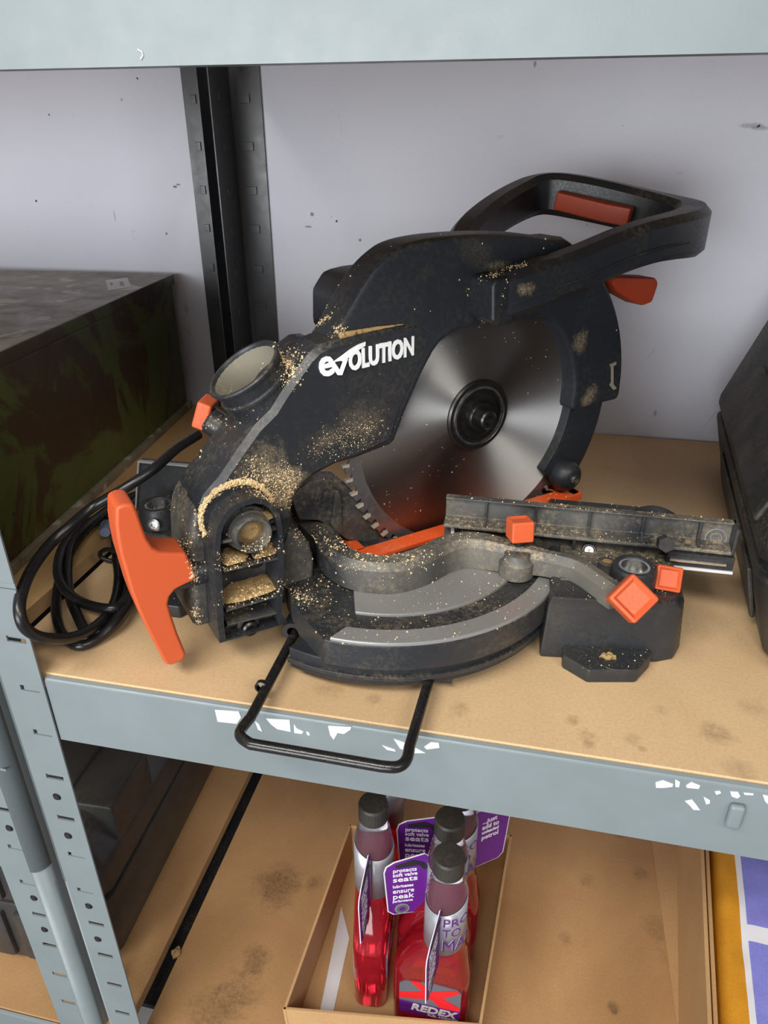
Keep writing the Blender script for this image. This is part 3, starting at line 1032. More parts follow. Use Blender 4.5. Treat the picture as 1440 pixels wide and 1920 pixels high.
# ---- arm: thick rear body and raised side panel
pan = [(-0.243,-0.0099),(-0.2403,-0.0051),(-0.2358,-0.0011),(-0.2289,0.0047),(-0.216,0.0194),(-0.2011,0.0356),(-0.1886,0.0448),(-0.1811,0.0542),(-0.1699,0.0669),(-0.1609,0.0766),(-0.1536,0.082),(-0.1457,0.0842),(-0.1361,0.0851),(-0.1239,0.086),(-0.1115,0.0874),(-0.0966,0.0888),(-0.0814,0.09),(-0.068,0.088),(-0.0562,0.0794)]
pan_r = [(-0.0603,0.0656),(-0.0692,0.0518),(-0.0826,0.0268),(-0.0926,0.0035),(-0.0963,0),(-0.1033,-0.0007),(-0.1255,-0.004),(-0.1421,-0.0045),(-0.1598,-0.0096),(-0.1727,-0.0166),(-0.1792,-0.0268),(-0.1787,-0.0443),(-0.187,-0.0619),(-0.2395,-0.0462),(-0.243,-0.0405),(-0.2458,-0.0293),(-0.2454,-0.0176)]
SR0, SR1 = [(-0.0767,0.0763),(-0.1361,0.084)]
SR0, SR1 = SR0[0], SR1[0]


def pan_t(p, q):
    f = max(0.0, min(1.0, (SR0 - p) / (SR0 - SR1)))
    return 0.0183 + 0.0062 * f * f * (3 - 2 * f)


prism('arm_panel', pan + pan_r, -0.010, pan_t, 'H', M_ARM, saw, HM, bev=0.0042, seg=1)
ab = [(-0.2433,-0.014),(-0.2405,-0.0091),(-0.2355,-0.004),(-0.2287,0.0014),(-0.2156,0.0163),(-0.2005,0.0327),(-0.188,0.042),(-0.1803,0.0514),(-0.1727,0.0612),(-0.1664,0.0693),(-0.1603,0.0749),(-0.151,0.0797),(-0.1382,0.0805),(-0.1265,0.0596),(-0.1319,0.0213),(-0.1544,-0.007),(-0.1716,-0.0135),(-0.1842,-0.0468),(-0.2017,-0.0824),(-0.2333,-0.0721),(-0.242,-0.0428),(-0.2447,-0.0315),(-0.2454,-0.0215)]
prism('arm', ab, -0.036, 0.019, 'H', M_ARM, saw, HM, bev=0.010, seg=4)
# rounded hump between dust port and cover
hc = [(-0.1418,-0.014,0.0688)][0]
lathe('arm_hump', [(0.0, 0.034), (0.008, 0.033), (0.015, 0.028), (0.020, 0.019), (0.0235, 0.006), (0.024, -0.02), (0.0, -0.02)], M_ARM, saw,
      hf(hc[0], hc[1], hc[2] - 0.022, (-0.35, 0, 1)), ang=1.5)

# ---- lettering
txa, txb = [(-0.1538,0.0626),(-0.0746,0.0656)]
TX = HM @ Matrix(((1, 0, 0, 0), (0, 0, -1, 0), (0, 1, 0, 0), (0, 0, 0, 1)))     # text plane: x along the cut, y up, z out
th = math.atan2(txb[1] - txa[1], txb[0] - txa[0])
lw = math.hypot(txb[0] - txa[0], txb[1] - txa[1])


def letter_frame(s, w, t):
    return TX @ Matrix.Translation((s, w, t)) @ Matrix.Rotation(th, 4, 'Z')


def lt(k):
    return txa[0] + (txb[0] - txa[0]) * k, txa[1] + (txb[1] - txa[1]) * k


def face_frame(k0, k1, dw=0.0):
    """frame lying on the sloping panel face between two fractions of the word"""
    s0, w0 = lt(k0)
    s1, w1 = lt(k1)
    p0 = Vector((s0, w0 + dw, pan_t(s0, w0) + 0.0002))
    p1 = Vector((s1, w1 + dw, pan_t(s1, w1) + 0.0002))
    x = (p1 - p0).normalized()
    z = (Vector((0, 0, 1)) - x * x.z).normalized()
    y = z.cross(x)
    m = Matrix.Identity(4)
    for i in range(3):
        m[i][0], m[i][1], m[i][2], m[i][3] = x[i], y[i], z[i], p0[i]
    return TX @ m


t1 = text_part('lettering', 'e', 0.0265, M_WHITE, cover, face_frame(0.0, 0.5), bold=0.0007, width=lw * 0.145, depth=0.0006)
t2 = text_part('lettering', 'OLUTION', 0.0185, M_WHITE, cover, face_frame(0.285, 1.0), bold=0.0007, shear=0.06, width=lw * 0.715, depth=0.0006)
for sw in ([(-0.1458,0.0703),(-0.1421,0.0708),(-0.1383,0.0647),(-0.1357,0.0703),(-0.1319,0.0719),(-0.1368,0.0612),(-0.1401,0.0617)], [(-0.1433,0.071),(-0.1359,0.0747),(-0.1297,0.0779),(-0.1235,0.08),(-0.1173,0.081),(-0.1177,0.0785),(-0.1244,0.076),(-0.1311,0.0729),(-0.1357,0.0703),(-0.1377,0.0713)]):
    prism('lettering_swoosh', sw, lambda p, q: pan_t(p, q) - 0.0004, lambda p, q: pan_t(p, q) + 0.0007, 'H', M_WHITE, cover, HM, smooth=False)

# ---- lower guard and its roller
ga = [(0.098,-0.0112)][0]
gb_ = [(0.08,-0.0711)][0]
A0, A1 = math.degrees(math.atan2(ga[1], ga[0])) + 25, math.degrees(math.atan2(gb_[1], gb_[0]))
guard = ring_prism('lower_guard', arc(0.137, A0, A1, 26), arc(0.0965, A0, A1, 26), -0.014, 0.0105, 'H', M_COVER, saw, HM, bev=0.0015, closed=False)
kc = [(0.0966,0.013,-0.0725)][0]
lathe('guard_roller', [(0, -0.004), (0.0150, -0.004), (0.0150, 0.003), (0.0125, 0.009), (0.0085, 0.0125), (0.0060, 0.0130), (0.0, 0.0130)], M_DEEP, saw, hf(kc[0], kc[1], kc[2], (0, 1, 0)), seg=28)
lathe('roller_screw', [(0, 0.0), (0.0042, 0.0), (0.0042, 0.0018), (0.003, 0.0026), (0.0012, 0.0026), (0.001, 0.0008), (0, 0.0008)], STEEL, saw, hf(kc[0], kc[1] + 0.0128, kc[2], (0, 1, 0)), seg=18)

# ---- motor behind the cover
mo = [(-0.1197,0.0787),(-0.1183,0.1043),(-0.1084,0.1166),(-0.094,0.1185),(-0.0774,0.1191),(-0.0468,0.1143),(-0.0212,0.0956),(-0.0152,0.0691),(-0.0359,0.0448),(-0.0962,0.0531)]
motor = prism('motor_housing', mo, -0.060, -0.012, 'H', M_DEEP, saw, HM, bev=0.005)
mo2 = [(-0.109,0.0839),(-0.1073,0.1017),(-0.0999,0.1069),(-0.0852,0.1064),(-0.0839,0.0832)]
prism('motor_vent', mo2, -0.064, -0.058, 'H', M_DEEP, motor, HM, bev=0.002)

# ---- dust port
pr = [(-0.196,-0.006,0.0672)][0]
pb = [(-0.1831,-0.006,0.0287)][0]
ax = Vector((pr[0] - pb[0] - 0.012, 0.0, pr[2] - pb[2])).normalized()
pl_ = (Vector((pr[0], 0, pr[2])) - Vector((pb[0], 0, pb[2]))).length
port = lathe('dust_port', [(0.0265, -pl_), (0.0258, -0.018), (0.0258, -0.0155), (0.0275, -0.0145), (0.0275, -0.0125), (0.0258, -0.0115), (0.0262, -0.004), (0.0280, -0.003), (0.0283, -0.001), (0.0275, 0.0), (0.0255, 0.0), (0.0245, -0.002), (0.0235, -0.03), (0.0, -0.034)],
             M_ARM, saw, hf(pr[0], pr[1], pr[2], (ax.x, 0, ax.z)), seg=48)
lathe('port_lining', [(0.0, -0.026), (0.018, -0.027), (0.0228, -0.024), (0.0243, -0.003), (0.0250, -0.0015)], dusty('port_film', (0.19, 0.175, 0.135), 0.7, 0.55, speck=0.8, haze=0.4), port, hf(pr[0], pr[1], pr[2], (ax.x, 0, ax.z)), seg=32)

# ---- pivot housing with its arched cavity
ar_o = [(-0.2484,-0.1111),(-0.2481,-0.0946),(-0.246,-0.0691),(-0.2447,-0.0479),(-0.2435,-0.0346),(-0.2413,-0.0244),(-0.2387,-0.018),(-0.2341,-0.0121),(-0.2279,-0.0079),(-0.2211,-0.0058),(-0.2126,-0.006),(-0.205,-0.0095),(-0.1994,-0.0158),(-0.196,-0.0232),(-0.195,-0.0355),(-0.1949,-0.0505),(-0.1961,-0.0676),(-0.1982,-0.0851),(-0.2007,-0.1028),(-0.1964,-0.113)]
ar_i = [(-0.2436,-0.1097),(-0.2437,-0.0962),(-0.2416,-0.0706),(-0.2404,-0.0492),(-0.2396,-0.0358),(-0.2379,-0.0266),(-0.2358,-0.0212),(-0.232,-0.0159),(-0.2269,-0.0121),(-0.2204,-0.0099),(-0.213,-0.0098),(-0.2068,-0.0126),(-0.2022,-0.0178),(-0.1993,-0.0243),(-0.1986,-0.0357),(-0.1988,-0.0493),(-0.2001,-0.0664),(-0.2022,-0.0837),(-0.2043,-0.1006),(-0.2031,-0.1124)]
ring_prism('pivot_housing', ar_o, ar_i, 0.0, 0.042, 'H', M_ARM, saw, HM, bev=0.0012)
big = [(p[0] + (p[0] - ar_o[10][0]) * (0.30 if p[0] < ar_o[10][0] else 0.1), p[1]) for p in ar_o]
yoke = prism('pivot_yoke', big, -0.034, 0.018, 'H', M_BAR, saw, HM, bev=0.006, seg=3)
wl = lambda lst: lst
for a, bpx in (([(-0.2369,-0.0331),(-0.2261,-0.0333)]), ([(-0.203,-0.0336),(-0.1946,-0.0334)]), ([(-0.2383,-0.0553),(-0.196,-0.0572)]), ([(-0.2402,-0.0873),(-0.1987,-0.088)]), ([(-0.2404,-0.0991),(-0.2002,-0.1025)])):
    dx, dz = bpx[0] - a[0], bpx[1] - a[1]
    prism('cavity_rib', [a, bpx, (bpx[0], bpx[1] - 0.0016), (a[0], a[1] - 0.0016)], 0.012, 0.0395, 'H', M_BAR, saw, HM)
bp = [(-0.2376,-0.1014),(-0.198,-0.1063),(-0.1948,-0.1222),(-0.2404,-0.1198)]
prism('housing_bottom', bp, 0.012, 0.029, 'H', M_BAR, saw, HM, bev=0.001)
tb = [(-0.2172,0.042,-0.0313)][0]
TBM = hf(tb[0], tb[1], tb[2], (0, 1, 0))
lathe('pivot_tube', [(0.0165, -0.028), (0.0165, -0.010), (0.0150, -0.008), (0.0150, -0.004), (0.0135, -0.004), (0.0135, 0.003), (0.0126, 0.0045), (0.0112, 0.0045), (0.0104, 0.003), (0.0104, -0.016), (0.0, -0.016)], M_BAR, saw, TBM, seg=36)
for k in range(4):
    a = math.radians(90 * k + 8)
    box('tube_web', 0.0155, 0.030 if k % 2 else 0.022, -0.0011, 0.0011, -0.028, -0.004, M_DEEP, saw, TBM @ Matrix.Rotation(a, 4, 'Z'))
sc = [(-0.2235,0.036,-0.1114)][0]
lathe('housing_screw', [(0, 0), (0.0062, 0), (0.0062, 0.004), (0.0048, 0.0052), (0.0030, 0.0052), (0.0026, 0.002), (0, 0.002)], M_DARKMETAL, saw, hf(sc[0], 0.0335, sc[2], (0, 1, 0)), seg=20)
lathe('screw_seat', [(0, -0.01), (0.0085, -0.01), (0.0085, 0.010), (0.0065, 0.0112), (0, 0.0112)], M_BAR, saw, hf(sc[0], 0.0225, sc[2], (0, 1, 0)), seg=20)
# loose sawdust lying on the ribs and over the boss
for q, hgt in (([(-0.233,0.036,-0.0309),(-0.2252,0.036,-0.0319),(-0.2183,0.018,-0.0374),(-0.2272,0.018,-0.0366)], 0.002), ([(-0.2374,0.038,-0.0515),(-0.2215,0.038,-0.0526),(-0.2144,0.018,-0.0577),(-0.2309,0.018,-0.0562)], 0.0022),
               ([(-0.2161,0.038,-0.053),(-0.1986,0.038,-0.0535),(-0.1902,0.018,-0.0541),(-0.2075,0.018,-0.0535)], 0.0025), ([(-0.2393,0.038,-0.0831),(-0.2009,0.038,-0.0837),(-0.1918,0.016,-0.0869),(-0.2316,0.016,-0.084)], 0.0022),
               ([(-0.2108,0.036,-0.0203),(-0.1982,0.036,-0.0328),(-0.1926,0.02,-0.0315),(-0.2032,0.02,-0.0236)], 0.004)):
    zz = min(p[2] for p in q)
    zz = sum(p[2] for p in q[:2]) / 2
    sl = math.atan2(q[1][2] - q[0][2], q[1][0] - q[0][0])
    lump('sawdust_heap', [(p[0], -p[1]) for p in q], hgt, M_SAWDUST, saw, HM, z=zz)
lathe('tube_sawdust', [(0, 0.0), (0.006, 0.0008), (0.0103, -0.002)], M_SAWDUST, saw, TBM @ Matrix.Translation((0, 0, -0.0045)), seg=20)
rim = []
dr = cat([(-0.2445,0.0255,-0.0331),(-0.2459,0.0255,-0.0208),(-0.243,0.0255,-0.0116),(-0.2368,0.0255,-0.0053),(-0.2275,0.0255,-0.0009),(-0.2163,0.0255,-0.0001),(-0.2071,0.0255,-0.0035),(-0.1999,0.0255,-0.0097),(-0.194,0.0255,-0.0203)], 14)
bm = bmesh.new()
pth = [(s, -t, w) for s, t, w in dr]
add_sweep(bm, pth, lambda k: [(a * (0.7 + 0.5 * math.sin(k * 3.1)) + 0.0012 * mnoise.noise(Vector((k * 30, a * 900, 0.2))), b_ * 0.4 + 0.0007 * mnoise.noise(Vector((k * 55, a * 900, 4.2)))) for a, b_ in circle_sec(0.0020, 12)], up=(0, -1, 0))
finish(bm, 'sawdust_ridge', M_SAWDUST, saw, HM, wn=False, ang=2.0)
rl_ = cat([hp(*p) for p in [(-0.1353,0.0195,0.0865),(-0.1235,0.0195,0.0872),(-0.1087,0.0192,0.0879),(-0.0936,0.019,0.0882),(-0.0837,0.0186,0.0881)]], 8)
bm = bmesh.new()
add_sweep(bm, rl_, lambda k: [(a * (1.1 - k) + 0.0004 * mnoise.noise(Vector((k * 40, a * 900, 0.2))), b_ * (1.1 - k)) for a, b_ in circle_sec(0.0022, 8)], up=(0, -1, 0))
finish(bm, 'sawdust_ridge', M_SAWDUST, saw, HM, wn=False, ang=2.0)
# lower cheek of the trunnion on the table side
ck = [(-0.1844,-0.0464),(-0.1723,-0.0543),(-0.1655,-0.0653),(-0.1627,-0.0801),(-0.1645,-0.0986),(-0.1709,-0.1086),(-0.1844,-0.1112),(-0.1911,-0.1137),(-0.1916,-0.0895)]
prism('trunnion_cheek', ck, -0.03, 0.022, 'H', M_BAR, saw, HM, bev=0.012, seg=4)

# ---- T handle that locks the bevel
TH = [(-0.2976,0.0035),(-0.2926,0.0048),(-0.2867,0.0036),(-0.2854,-0.0023),(-0.284,-0.013),(-0.2825,-0.0223),(-0.2799,-0.0298),(-0.2766,-0.0336),(-0.2728,-0.036),(-0.2592,-0.0405),(-0.2569,-0.0504),(-0.2551,-0.0629),(-0.2623,-0.064),(-0.2698,-0.0658),(-0.2744,-0.0702),(-0.2762,-0.0752),(-0.2754,-0.0852),(-0.2733,-0.1019),(-0.27,-0.12),(-0.2718,-0.125),(-0.2812,-0.1263),(-0.285,-0.1238),(-0.2894,-0.1056),(-0.2933,-0.0883),(-0.2963,-0.072),(-0.2982,-0.0578),(-0.2991,-0.0447),(-0.3002,-0.0308),(-0.3003,-0.0198),(-0.2996,-0.0079)]
thd = prism('bevel_lock_handle', TH, 0.004, 0.030, 'H', M_ORANGE, saw, HM, bev=0.003, seg=3)
thd['label'] = 'orange T shaped locking handle'
lathe('lock_stud', [(0, -0.02), (0.009, -0.02), (0.009, 0.012), (0, 0.012)], M_DEEP, saw, hf([(-0.2501,-0.0647)][0][0], 0.017, [(-0.2501,-0.0647)][0][1], (1, 0, 0)), seg=20)

# ---- orange depth stop knob on the far side of the arm
def knob(name, M, a, h, mat=None, dish=True, stem=None, parent=None):
    """square orange knob with a recessed face; local Z points out of the face"""
    bm = bmesh.new()
    add_box(bm, -a / 2, a / 2, -a / 2, a / 2, -h, 0)
    bevel(bm, a * 0.09, 3)
    if dish:
        top = max(bm.faces, key=lambda f: f.calc_center_median().z if abs(f.normal.z) > 0.9 else -9)
        r = bmesh.ops.inset_region(bm, faces=[top], thickness=a * 0.13, depth=0)
        bmesh.ops.translate(bm, verts=top.verts[:], vec=(0, 0, -a * 0.10))
    o = finish(bm, name, M_ORANGE, parent or saw, M)
    o['label'] = 'orange square clamp knob'
    if stem:
        lathe('knob_stem', [(0, -h - stem), (a * 0.26, -h - stem), (a * 0.26, -h - stem * 0.3), (a * 0.34, -h + 0.001), (0, -h + 0.001)], M_DARKMETAL, o, M, seg=20)
    return o


k4 = [(-0.2179,-0.048,0.029)][0]
knob('depth_stop_knob', hf(k4[0], k4[1], k4[2], (-0.75, -0.55, 0.35)), 0.021, 0.011, stem=0.008)
k5 = [(-0.2117,-0.038,0.0219)][0]
lathe('stop_boss', [(0, -0.03), (0.010, -0.03), (0.010, 0.002), (0.008, 0.004), (0, 0.004)], M_ARM, saw, hf(k5[0], k5[1], k5[2], (-0.6, -0.45, 0.5)), seg=24)

# ---- D handle
hpth = [(-0.0177,0.03,0.1002),(-0.0006,0.034,0.1045),(0.0266,0.037,0.1104),(0.0597,0.04,0.1183),(0.0948,0.042,0.1275),(0.1246,0.043,0.1327),(0.149,0.04,0.134),(0.1802,0.03,0.1337),(0.2087,0.014,0.133),(0.2248,-0.004,0.1349),(0.2265,-0.03,0.139),(0.2182,-0.055,0.1439),(0.2051,-0.08,0.1488),(0.1899,-0.104,0.1531),(0.1778,-0.121,0.1554),(0.1654,-0.13,0.1553),(0.1474,-0.132,0.1521),(0.1105,-0.118,0.1451),(0.0711,-0.098,0.1359),(0.0379,-0.076,0.1267),(0.0104,-0.05,0.1146),(-0.0014,-0.03,0.1059)]
hpth = cat([hp(*p) for p in hpth], 5)


def handle_sec(k):
    # taller round the outer corner, tapering to the far root
    hgt = 0.032
    wid = 0.024
    if k < 0.10:
        hgt = 0.034
    hgt += 0.008 * math.exp(-((k - 0.40) / 0.09) ** 2)
    hgt += 0.006 * math.exp(-((k - 0.62) / 0.15) ** 2)
    wid += 0.006 * math.exp(-((k - 0.40) / 0.10) ** 2)
    return rr_sec(wid, hgt, 0.0055, 1)


bm = bmesh.new()
add_sweep(bm, hpth, handle_sec, up=(0.0, 0.0, 1.0))
dh = finish(bm, 'carry_handle', M_HANDLE, saw, HM, ang=0.6)
dh['label'] = 'black looped D handle'
# parting groove along the near limb
gp = hpth[1:34]
bm = bmesh.new()
add_sweep(bm, [(p[0], p[1] - 0.0112 - 0.002 * min(1, i / 28.0), p[2] - 0.004) for i, p in enumerate(gp)], circle_sec(0.0011, 6))
finish(bm, 'parting_line', M_DEEP, dh, HM, wn=False)
# root block of the handle on the cover
hb = [(-0.0265,0.1128),(-0.024,0.117),(-0.0141,0.118),(-0.0059,0.108),(-0.0034,0.0925),(-0.0061,0.0843),(-0.0184,0.0834),(-0.0245,0.0872)]
prism('handle_root', hb, 0.014, 0.044, 'H', M_HANDLE, saw, HM, bev=0.006, seg=3)
# safety trigger let into the inner face of the grip
tg = [(0.1689,-0.11,0.1526),(0.2018,-0.045,0.1404)]
pA, pB = Vector(hp(*tg[0])), Vector(hp(*tg[1]))
xd = (pB - pA).normalized()
zd = Vector((-1, 0, 0.0))
zd = (zd - xd * zd.dot(xd)).normalized()
yd = zd.cross(xd)
TGM = Matrix.Identity(4)
for i in range(3):
    TGM[i][0], TGM[i][1], TGM[i][2], TGM[i][3] = xd[i], yd[i], zd[i], (pA + pB)[i] / 2
lt_ = (pB - pA).length
TRIG = dusty('dark_orange_plastic', srgb(160, 58, 28), 0.5, 0.0, speck=0.05)
tr = prism('trigger', [(-lt_ / 2, 0.0), (-lt_ / 2 + 0.002, 0.013), (lt_ * 0.2, 0.0155), (lt_ / 2, 0.011), (lt_ / 2, 0.0)],
           -0.008, 0.008, lambda p, q, a: (p, a, q), TRIG, saw, HM @ TGM, bev=0.002)
tr['label'] = 'dark orange trigger in the grip'
tq = [(0.1282,0.0955),(0.1347,0.0879),(0.156,0.0786),(0.1708,0.072),(0.1825,0.074),(0.1867,0.0902),(0.1828,0.0951),(0.1322,0.1004)]
tr2 = prism('trigger_lock', tq, -0.012, 0.010, 'H', TRIG, saw, HM, bev=0.003)

# ---- sawdust chute behind the blade
ch = [(-0.1679,-0.0383),(-0.16,-0.0313),(-0.1481,-0.0269),(-0.1244,-0.0326),(-0.096,-0.0688),(-0.088,-0.0975),(-0.1014,-0.0966),(-0.1214,-0.0877),(-0.1354,-0.0728),(-0.1454,-0.0633),(-0.1625,-0.0581)]
chute = prism('dust_chute', ch, -0.026, -0.005, 'H', M_BAR, saw, HM, bev=0.002)
rb = [(-0.1323,-0.0395),(-0.1294,-0.0388),(-0.1273,-0.0454),(-0.1276,-0.0805),(-0.1372,-0.0689)]
prism('chute_rib', rb, -0.007, -0.001, 'H', M_BAR, chute, HM, bev=0.001)

# ---- base: table sector, castings, fences
CX, CY = -0.104, 0.162
M_TABLE = dusty('table_plastic', (0.017, 0.020, 0.025), 0.38, 0.22, speck=0.55, haze=0.06)
M_BAND = dusty('polished_table_band', (0.30, 0.30, 0.30), 0.34, 0.14, speck=0.5, haze=0.2)
M_BAND.node_tree.nodes['Principled BSDF'].inputs['Metallic'].default_value = 0.35


def arc_c(r, a0, a1, n=40):
    return arc(r, a0, a1, n, (CX, CY))


AL, AR = -97.0, 6.0
sec_poly = arc_c(0.1425, AL, AR, 48) + [(CX + 0.02, CY + 0.012), (CX - 0.062, CY - 0.02)] + [(-0.1693,0.0796),(-0.1486,0.0473)]
table = prism('table_sector', sec_poly, 0.027, TZ - 0.0025, 'Z', M_TABLE, saw, bev=0.0012)
ring_prism('table_band', arc_c(0.1418, AL + 1.5, AR, 48), arc_c(0.1265, AL + 4.5, AR, 48), TZ - 0.004, TZ, 'Z', M_BAND, table, bev=0.0012, closed=False)
ring_prism('table_band', arc_c(0.109, AL + 5, AR, 48), arc_c(0.070, AL - 6, AR, 48), TZ - 0.004, TZ, 'Z', M_BAND, table, bev=0.0012, closed=False)
prism('table_skirt', arc_c(0.138, AL - 13, AR - 4, 40) + [(CX, CY)], 0.010, 0.0275, 'Z', M_DEEP, saw, bev=0.001)
prism('skirt_lip', arc_c(0.141, AL - 13, AR - 4, 40) + [(CX + 0.01, CY)], 0.016, 0.020, 'Z', M_TABLE, saw, bev=0.0008)
# round turntable, split by the kerf
for sg in (1, -1):
    hp_ = [(0.098 * math.cos(math.radians(a)), sg * 0.098 * math.sin(math.radians(a))) for a in range(5, 176, 6)]
    c0 = Vector((CX - BX, CY - BY, 0))
    s_c, t_c = c0.dot(U), c0.dot(NV)
    pts = [(s_c + p, max(t_c + q, 0.005) if sg > 0 else min(t_c + q, -0.005)) for p, q in hp_]
    prism('turntable', pts, 0.020 - BZC, TZ - 0.006 - BZC, lambda p, q, a: (p, -q, a), M_BAR, saw, HM, bev=0.001)
# front arm of the turntable, running away from the camera
prism('turntable_arm', [(0.02, 0.034), (0.02, -0.034), (0.088, -0.026), (0.105, 0.0), (0.088, 0.026)], 0.018 - BZC, TZ - 0.006 - BZC, lambda p, q, a: (p, -q, a), M_BASE, saw, HM, bev=0.002)
# orange kerf plate
kz0, kz1 = TZ - 0.0062 - BZC, TZ + 0.0006 - BZC
mp_kerf = lambda p, q, a: (p, -q, a)
for t0, t1 in ((0.0075, 0.024), (-0.024, -0.0075)):
    prism('kerf_plate', [(-0.128, t0), (-0.118, t1) if abs(t1) > abs(t0) else (-0.128, t1), (0.112, t1), (0.112, t0)], kz0, kz1, mp_kerf, M_ORANGE_D, saw, HM, bev=0.0008)
prism('kerf_plate', [(0.102, 0.024), (0.102, -0.024), (0.114, -0.020), (0.114, 0.020)], kz0, kz1, mp_kerf, M_ORANGE_D, saw, HM, bev=0.0008)
prism('kerf_plate', [(-0.112, 0.010), (-0.112, -0.010), (-0.130, -0.010), (-0.130, 0.010)], kz0, kz1, mp_kerf, M_ORANGE_D, saw, HM, bev=0.0008)

# right hand base casting
bot = [(0.0235, 0.0925), (0.108, 0.1035), (0.121, 0.110), (0.127, 0.124), (0.128, 0.262), (0.02, 0.262)]
f1, f2 = [(0.0255,0.0944),(0.1166,0.1035)]
f3, f4 = [(0.0269,0.091),(0.1138,0.0992)]
mid = [(f1[0], f1[1]), (f2[0] - 0.006, f2[1]), (f2[0] + 0.003, f2[1] + 0.006), (f2[0] + 0.006, f2[1] + 0.018), (0.124, 0.258), (0.022, 0.258)]
top = [(f3[0], f3[1] + 0.001), (f4[0] - 0.008, f4[1] + 0.001), (f4[0], f4[1] + 0.007), (f4[0] + 0.003, f4[1] + 0.018), (0.120, 0.254), (0.024, 0.254)]
base_r = loft('base_casting', [[(x, y, z) for x, y in s] for s, z in ((bot, 0.0), (bot, 0.004), (mid, 0.046), (top, 0.055))], M_BASE, saw, bev=0.0022)
ft = [(0.0398,0.0834),(0.0574,0.0702),(0.0913,0.0774),(0.1027,0.0967)]
foot = prism('base_foot', ft + [(ft[3][0], ft[3][1] + 0.02), (ft[0][0], ft[0][1] + 0.02)], 0.0, 0.012, 'Z', M_BASE, saw, bev=0.0016)
fh = [(0.0751,0.081)][0]
lathe('foot_hole', [(0, -0.006), (0.0052, -0.006), (0.0058, 0.0), (0.0075, 0.0004), (0.0078, 0.0)], M_DEEP, foot, Matrix.Translation((fh[0], fh[1], 0.0121)) @ Matrix.Diagonal((1.25, 0.95, 1, 1)), seg=20)
fq = [(0.0714,0.0869)][0]
lump('sawdust_heap', [(fq[0] - 0.006, fq[1]), (fq[0], fq[1] - 0.003), (fq[0] + 0.006, fq[1]), (fq[0], fq[1] + 0.004)], 0.003, M_SAWDUST, saw, z=0.012)
# the recessed deck that carries the clamp boss
prism('base_deck', [(0.033, 0.116), (0.112, 0.124), (0.118, 0.134), (0.118, 0.17), (0.033, 0.17)], 0.052, 0.0565, 'Z', M_BAR, saw, bev=0.0012)
# left hand base casting (mirrored), half hidden by the arm
mir = lambda s: [(2 * CX - x, y) for x, y in s]
botl = [(-0.240, 0.098), (-0.322, 0.108), (-0.333, 0.118), (-0.336, 0.262), (-0.228, 0.262)]
topl = [(-0.240, 0.108), (-0.316, 0.120), (-0.326, 0.130), (-0.330, 0.256), (-0.230, 0.256)]
loft('base_casting', [[(x, y, z) for x, y in s] for s, z in ((botl, 0.0), (botl, 0.004), (topl, 0.050), ([(x * 0.995 - 0.0013, y + 0.002) for x, y in topl], 0.055))], M_BASE, saw, bev=0.0022)
prism('base_foot', [(-0.252, 0.10), (-0.262, 0.082), (-0.292, 0.082), (-0.305, 0.10), (-0.305, 0.12), (-0.252, 0.12)], 0.0, 0.012, 'Z', M_BASE, saw, bev=0.0016)
# bridge between the two castings, under the turntable
box('base_bridge', -0.235, 0.03, 0.19, 0.25, 0.004, 0.018, M_DEEP, saw, bev=0.001)

# fences: fixed lower wall, sliding upper wall with ledge and ribs
FX0, FX1 = -0.0605, 0.160
fix = box('fixed_fence', FX0, 0.128, 0.167, 0.176, TZ, 0.0655, M_BAR, saw, bev=0.001)
bm = bmesh.new()
prof_f = [(0.1765, 0.0660), (0.1765, 0.0882), (0.1690, 0.0882), (0.1690, 0.0868), (0.1725, 0.0862), (0.1715, 0.0710), (0.1600, 0.0685), (0.1590, 0.0660)]
add_prism(bm, prof_f, FX0, FX1, 'X')
bevel(bm, 0.0007)
slf = finish(bm, 'sliding_fence', M_BAR, saw)
slf['label'] = 'black ribbed sliding fence'
for x, z in [(-0.0277,0.0828),(0.0117,0.0822),(0.053,0.0806),(0.0932,0.0804),(0.1347,0.0795)]:
    prism('fence_rib', [(0.1605, 0.0682), (0.1725, 0.0700), (0.1730, 0.0868), (0.1685, 0.0868), (0.1680, 0.0740)], x - 0.0011, x + 0.0011, 'X', M_BASE, slf, bev=0.0003)
for x in (0.006, 0.043):
    box('fixed_rib', x - 0.0012, x + 0.0012, 0.160, 0.168, TZ, 0.0655, M_BASE, fix)
box('fence_end', FX1 - 0.0025, FX1, 0.159, 0.1765, 0.0660, 0.0882, M_BASE, slf, bev=0.0006)
mk = [(0.1488,0.0732)][0]
MKM = frame((mk[0] - 0.001, 0.1716, mk[1]), (0, -1, 0.05))
lathe('moulded_mark', [(0.0070, 0), (0.0073, 0.0006), (0.0079, 0.0006), (0.0082, 0)], M_BAND, slf, MKM, seg=28)
lathe('moulded_mark', [(0.0036, 0), (0.0038, 0.0006), (0.0043, 0.0006), (0.0045, 0)], M_BAND, slf, MKM, seg=24)
text_part('moulded_digits', '024', 0.0042, M_BAND, slf, Matrix.Translation((mk[0] - 0.0046, 0.1711, mk[1] - 0.0015)) @ Matrix.Rotation(math.pi / 2, 4, 'X'), depth=0.0004)
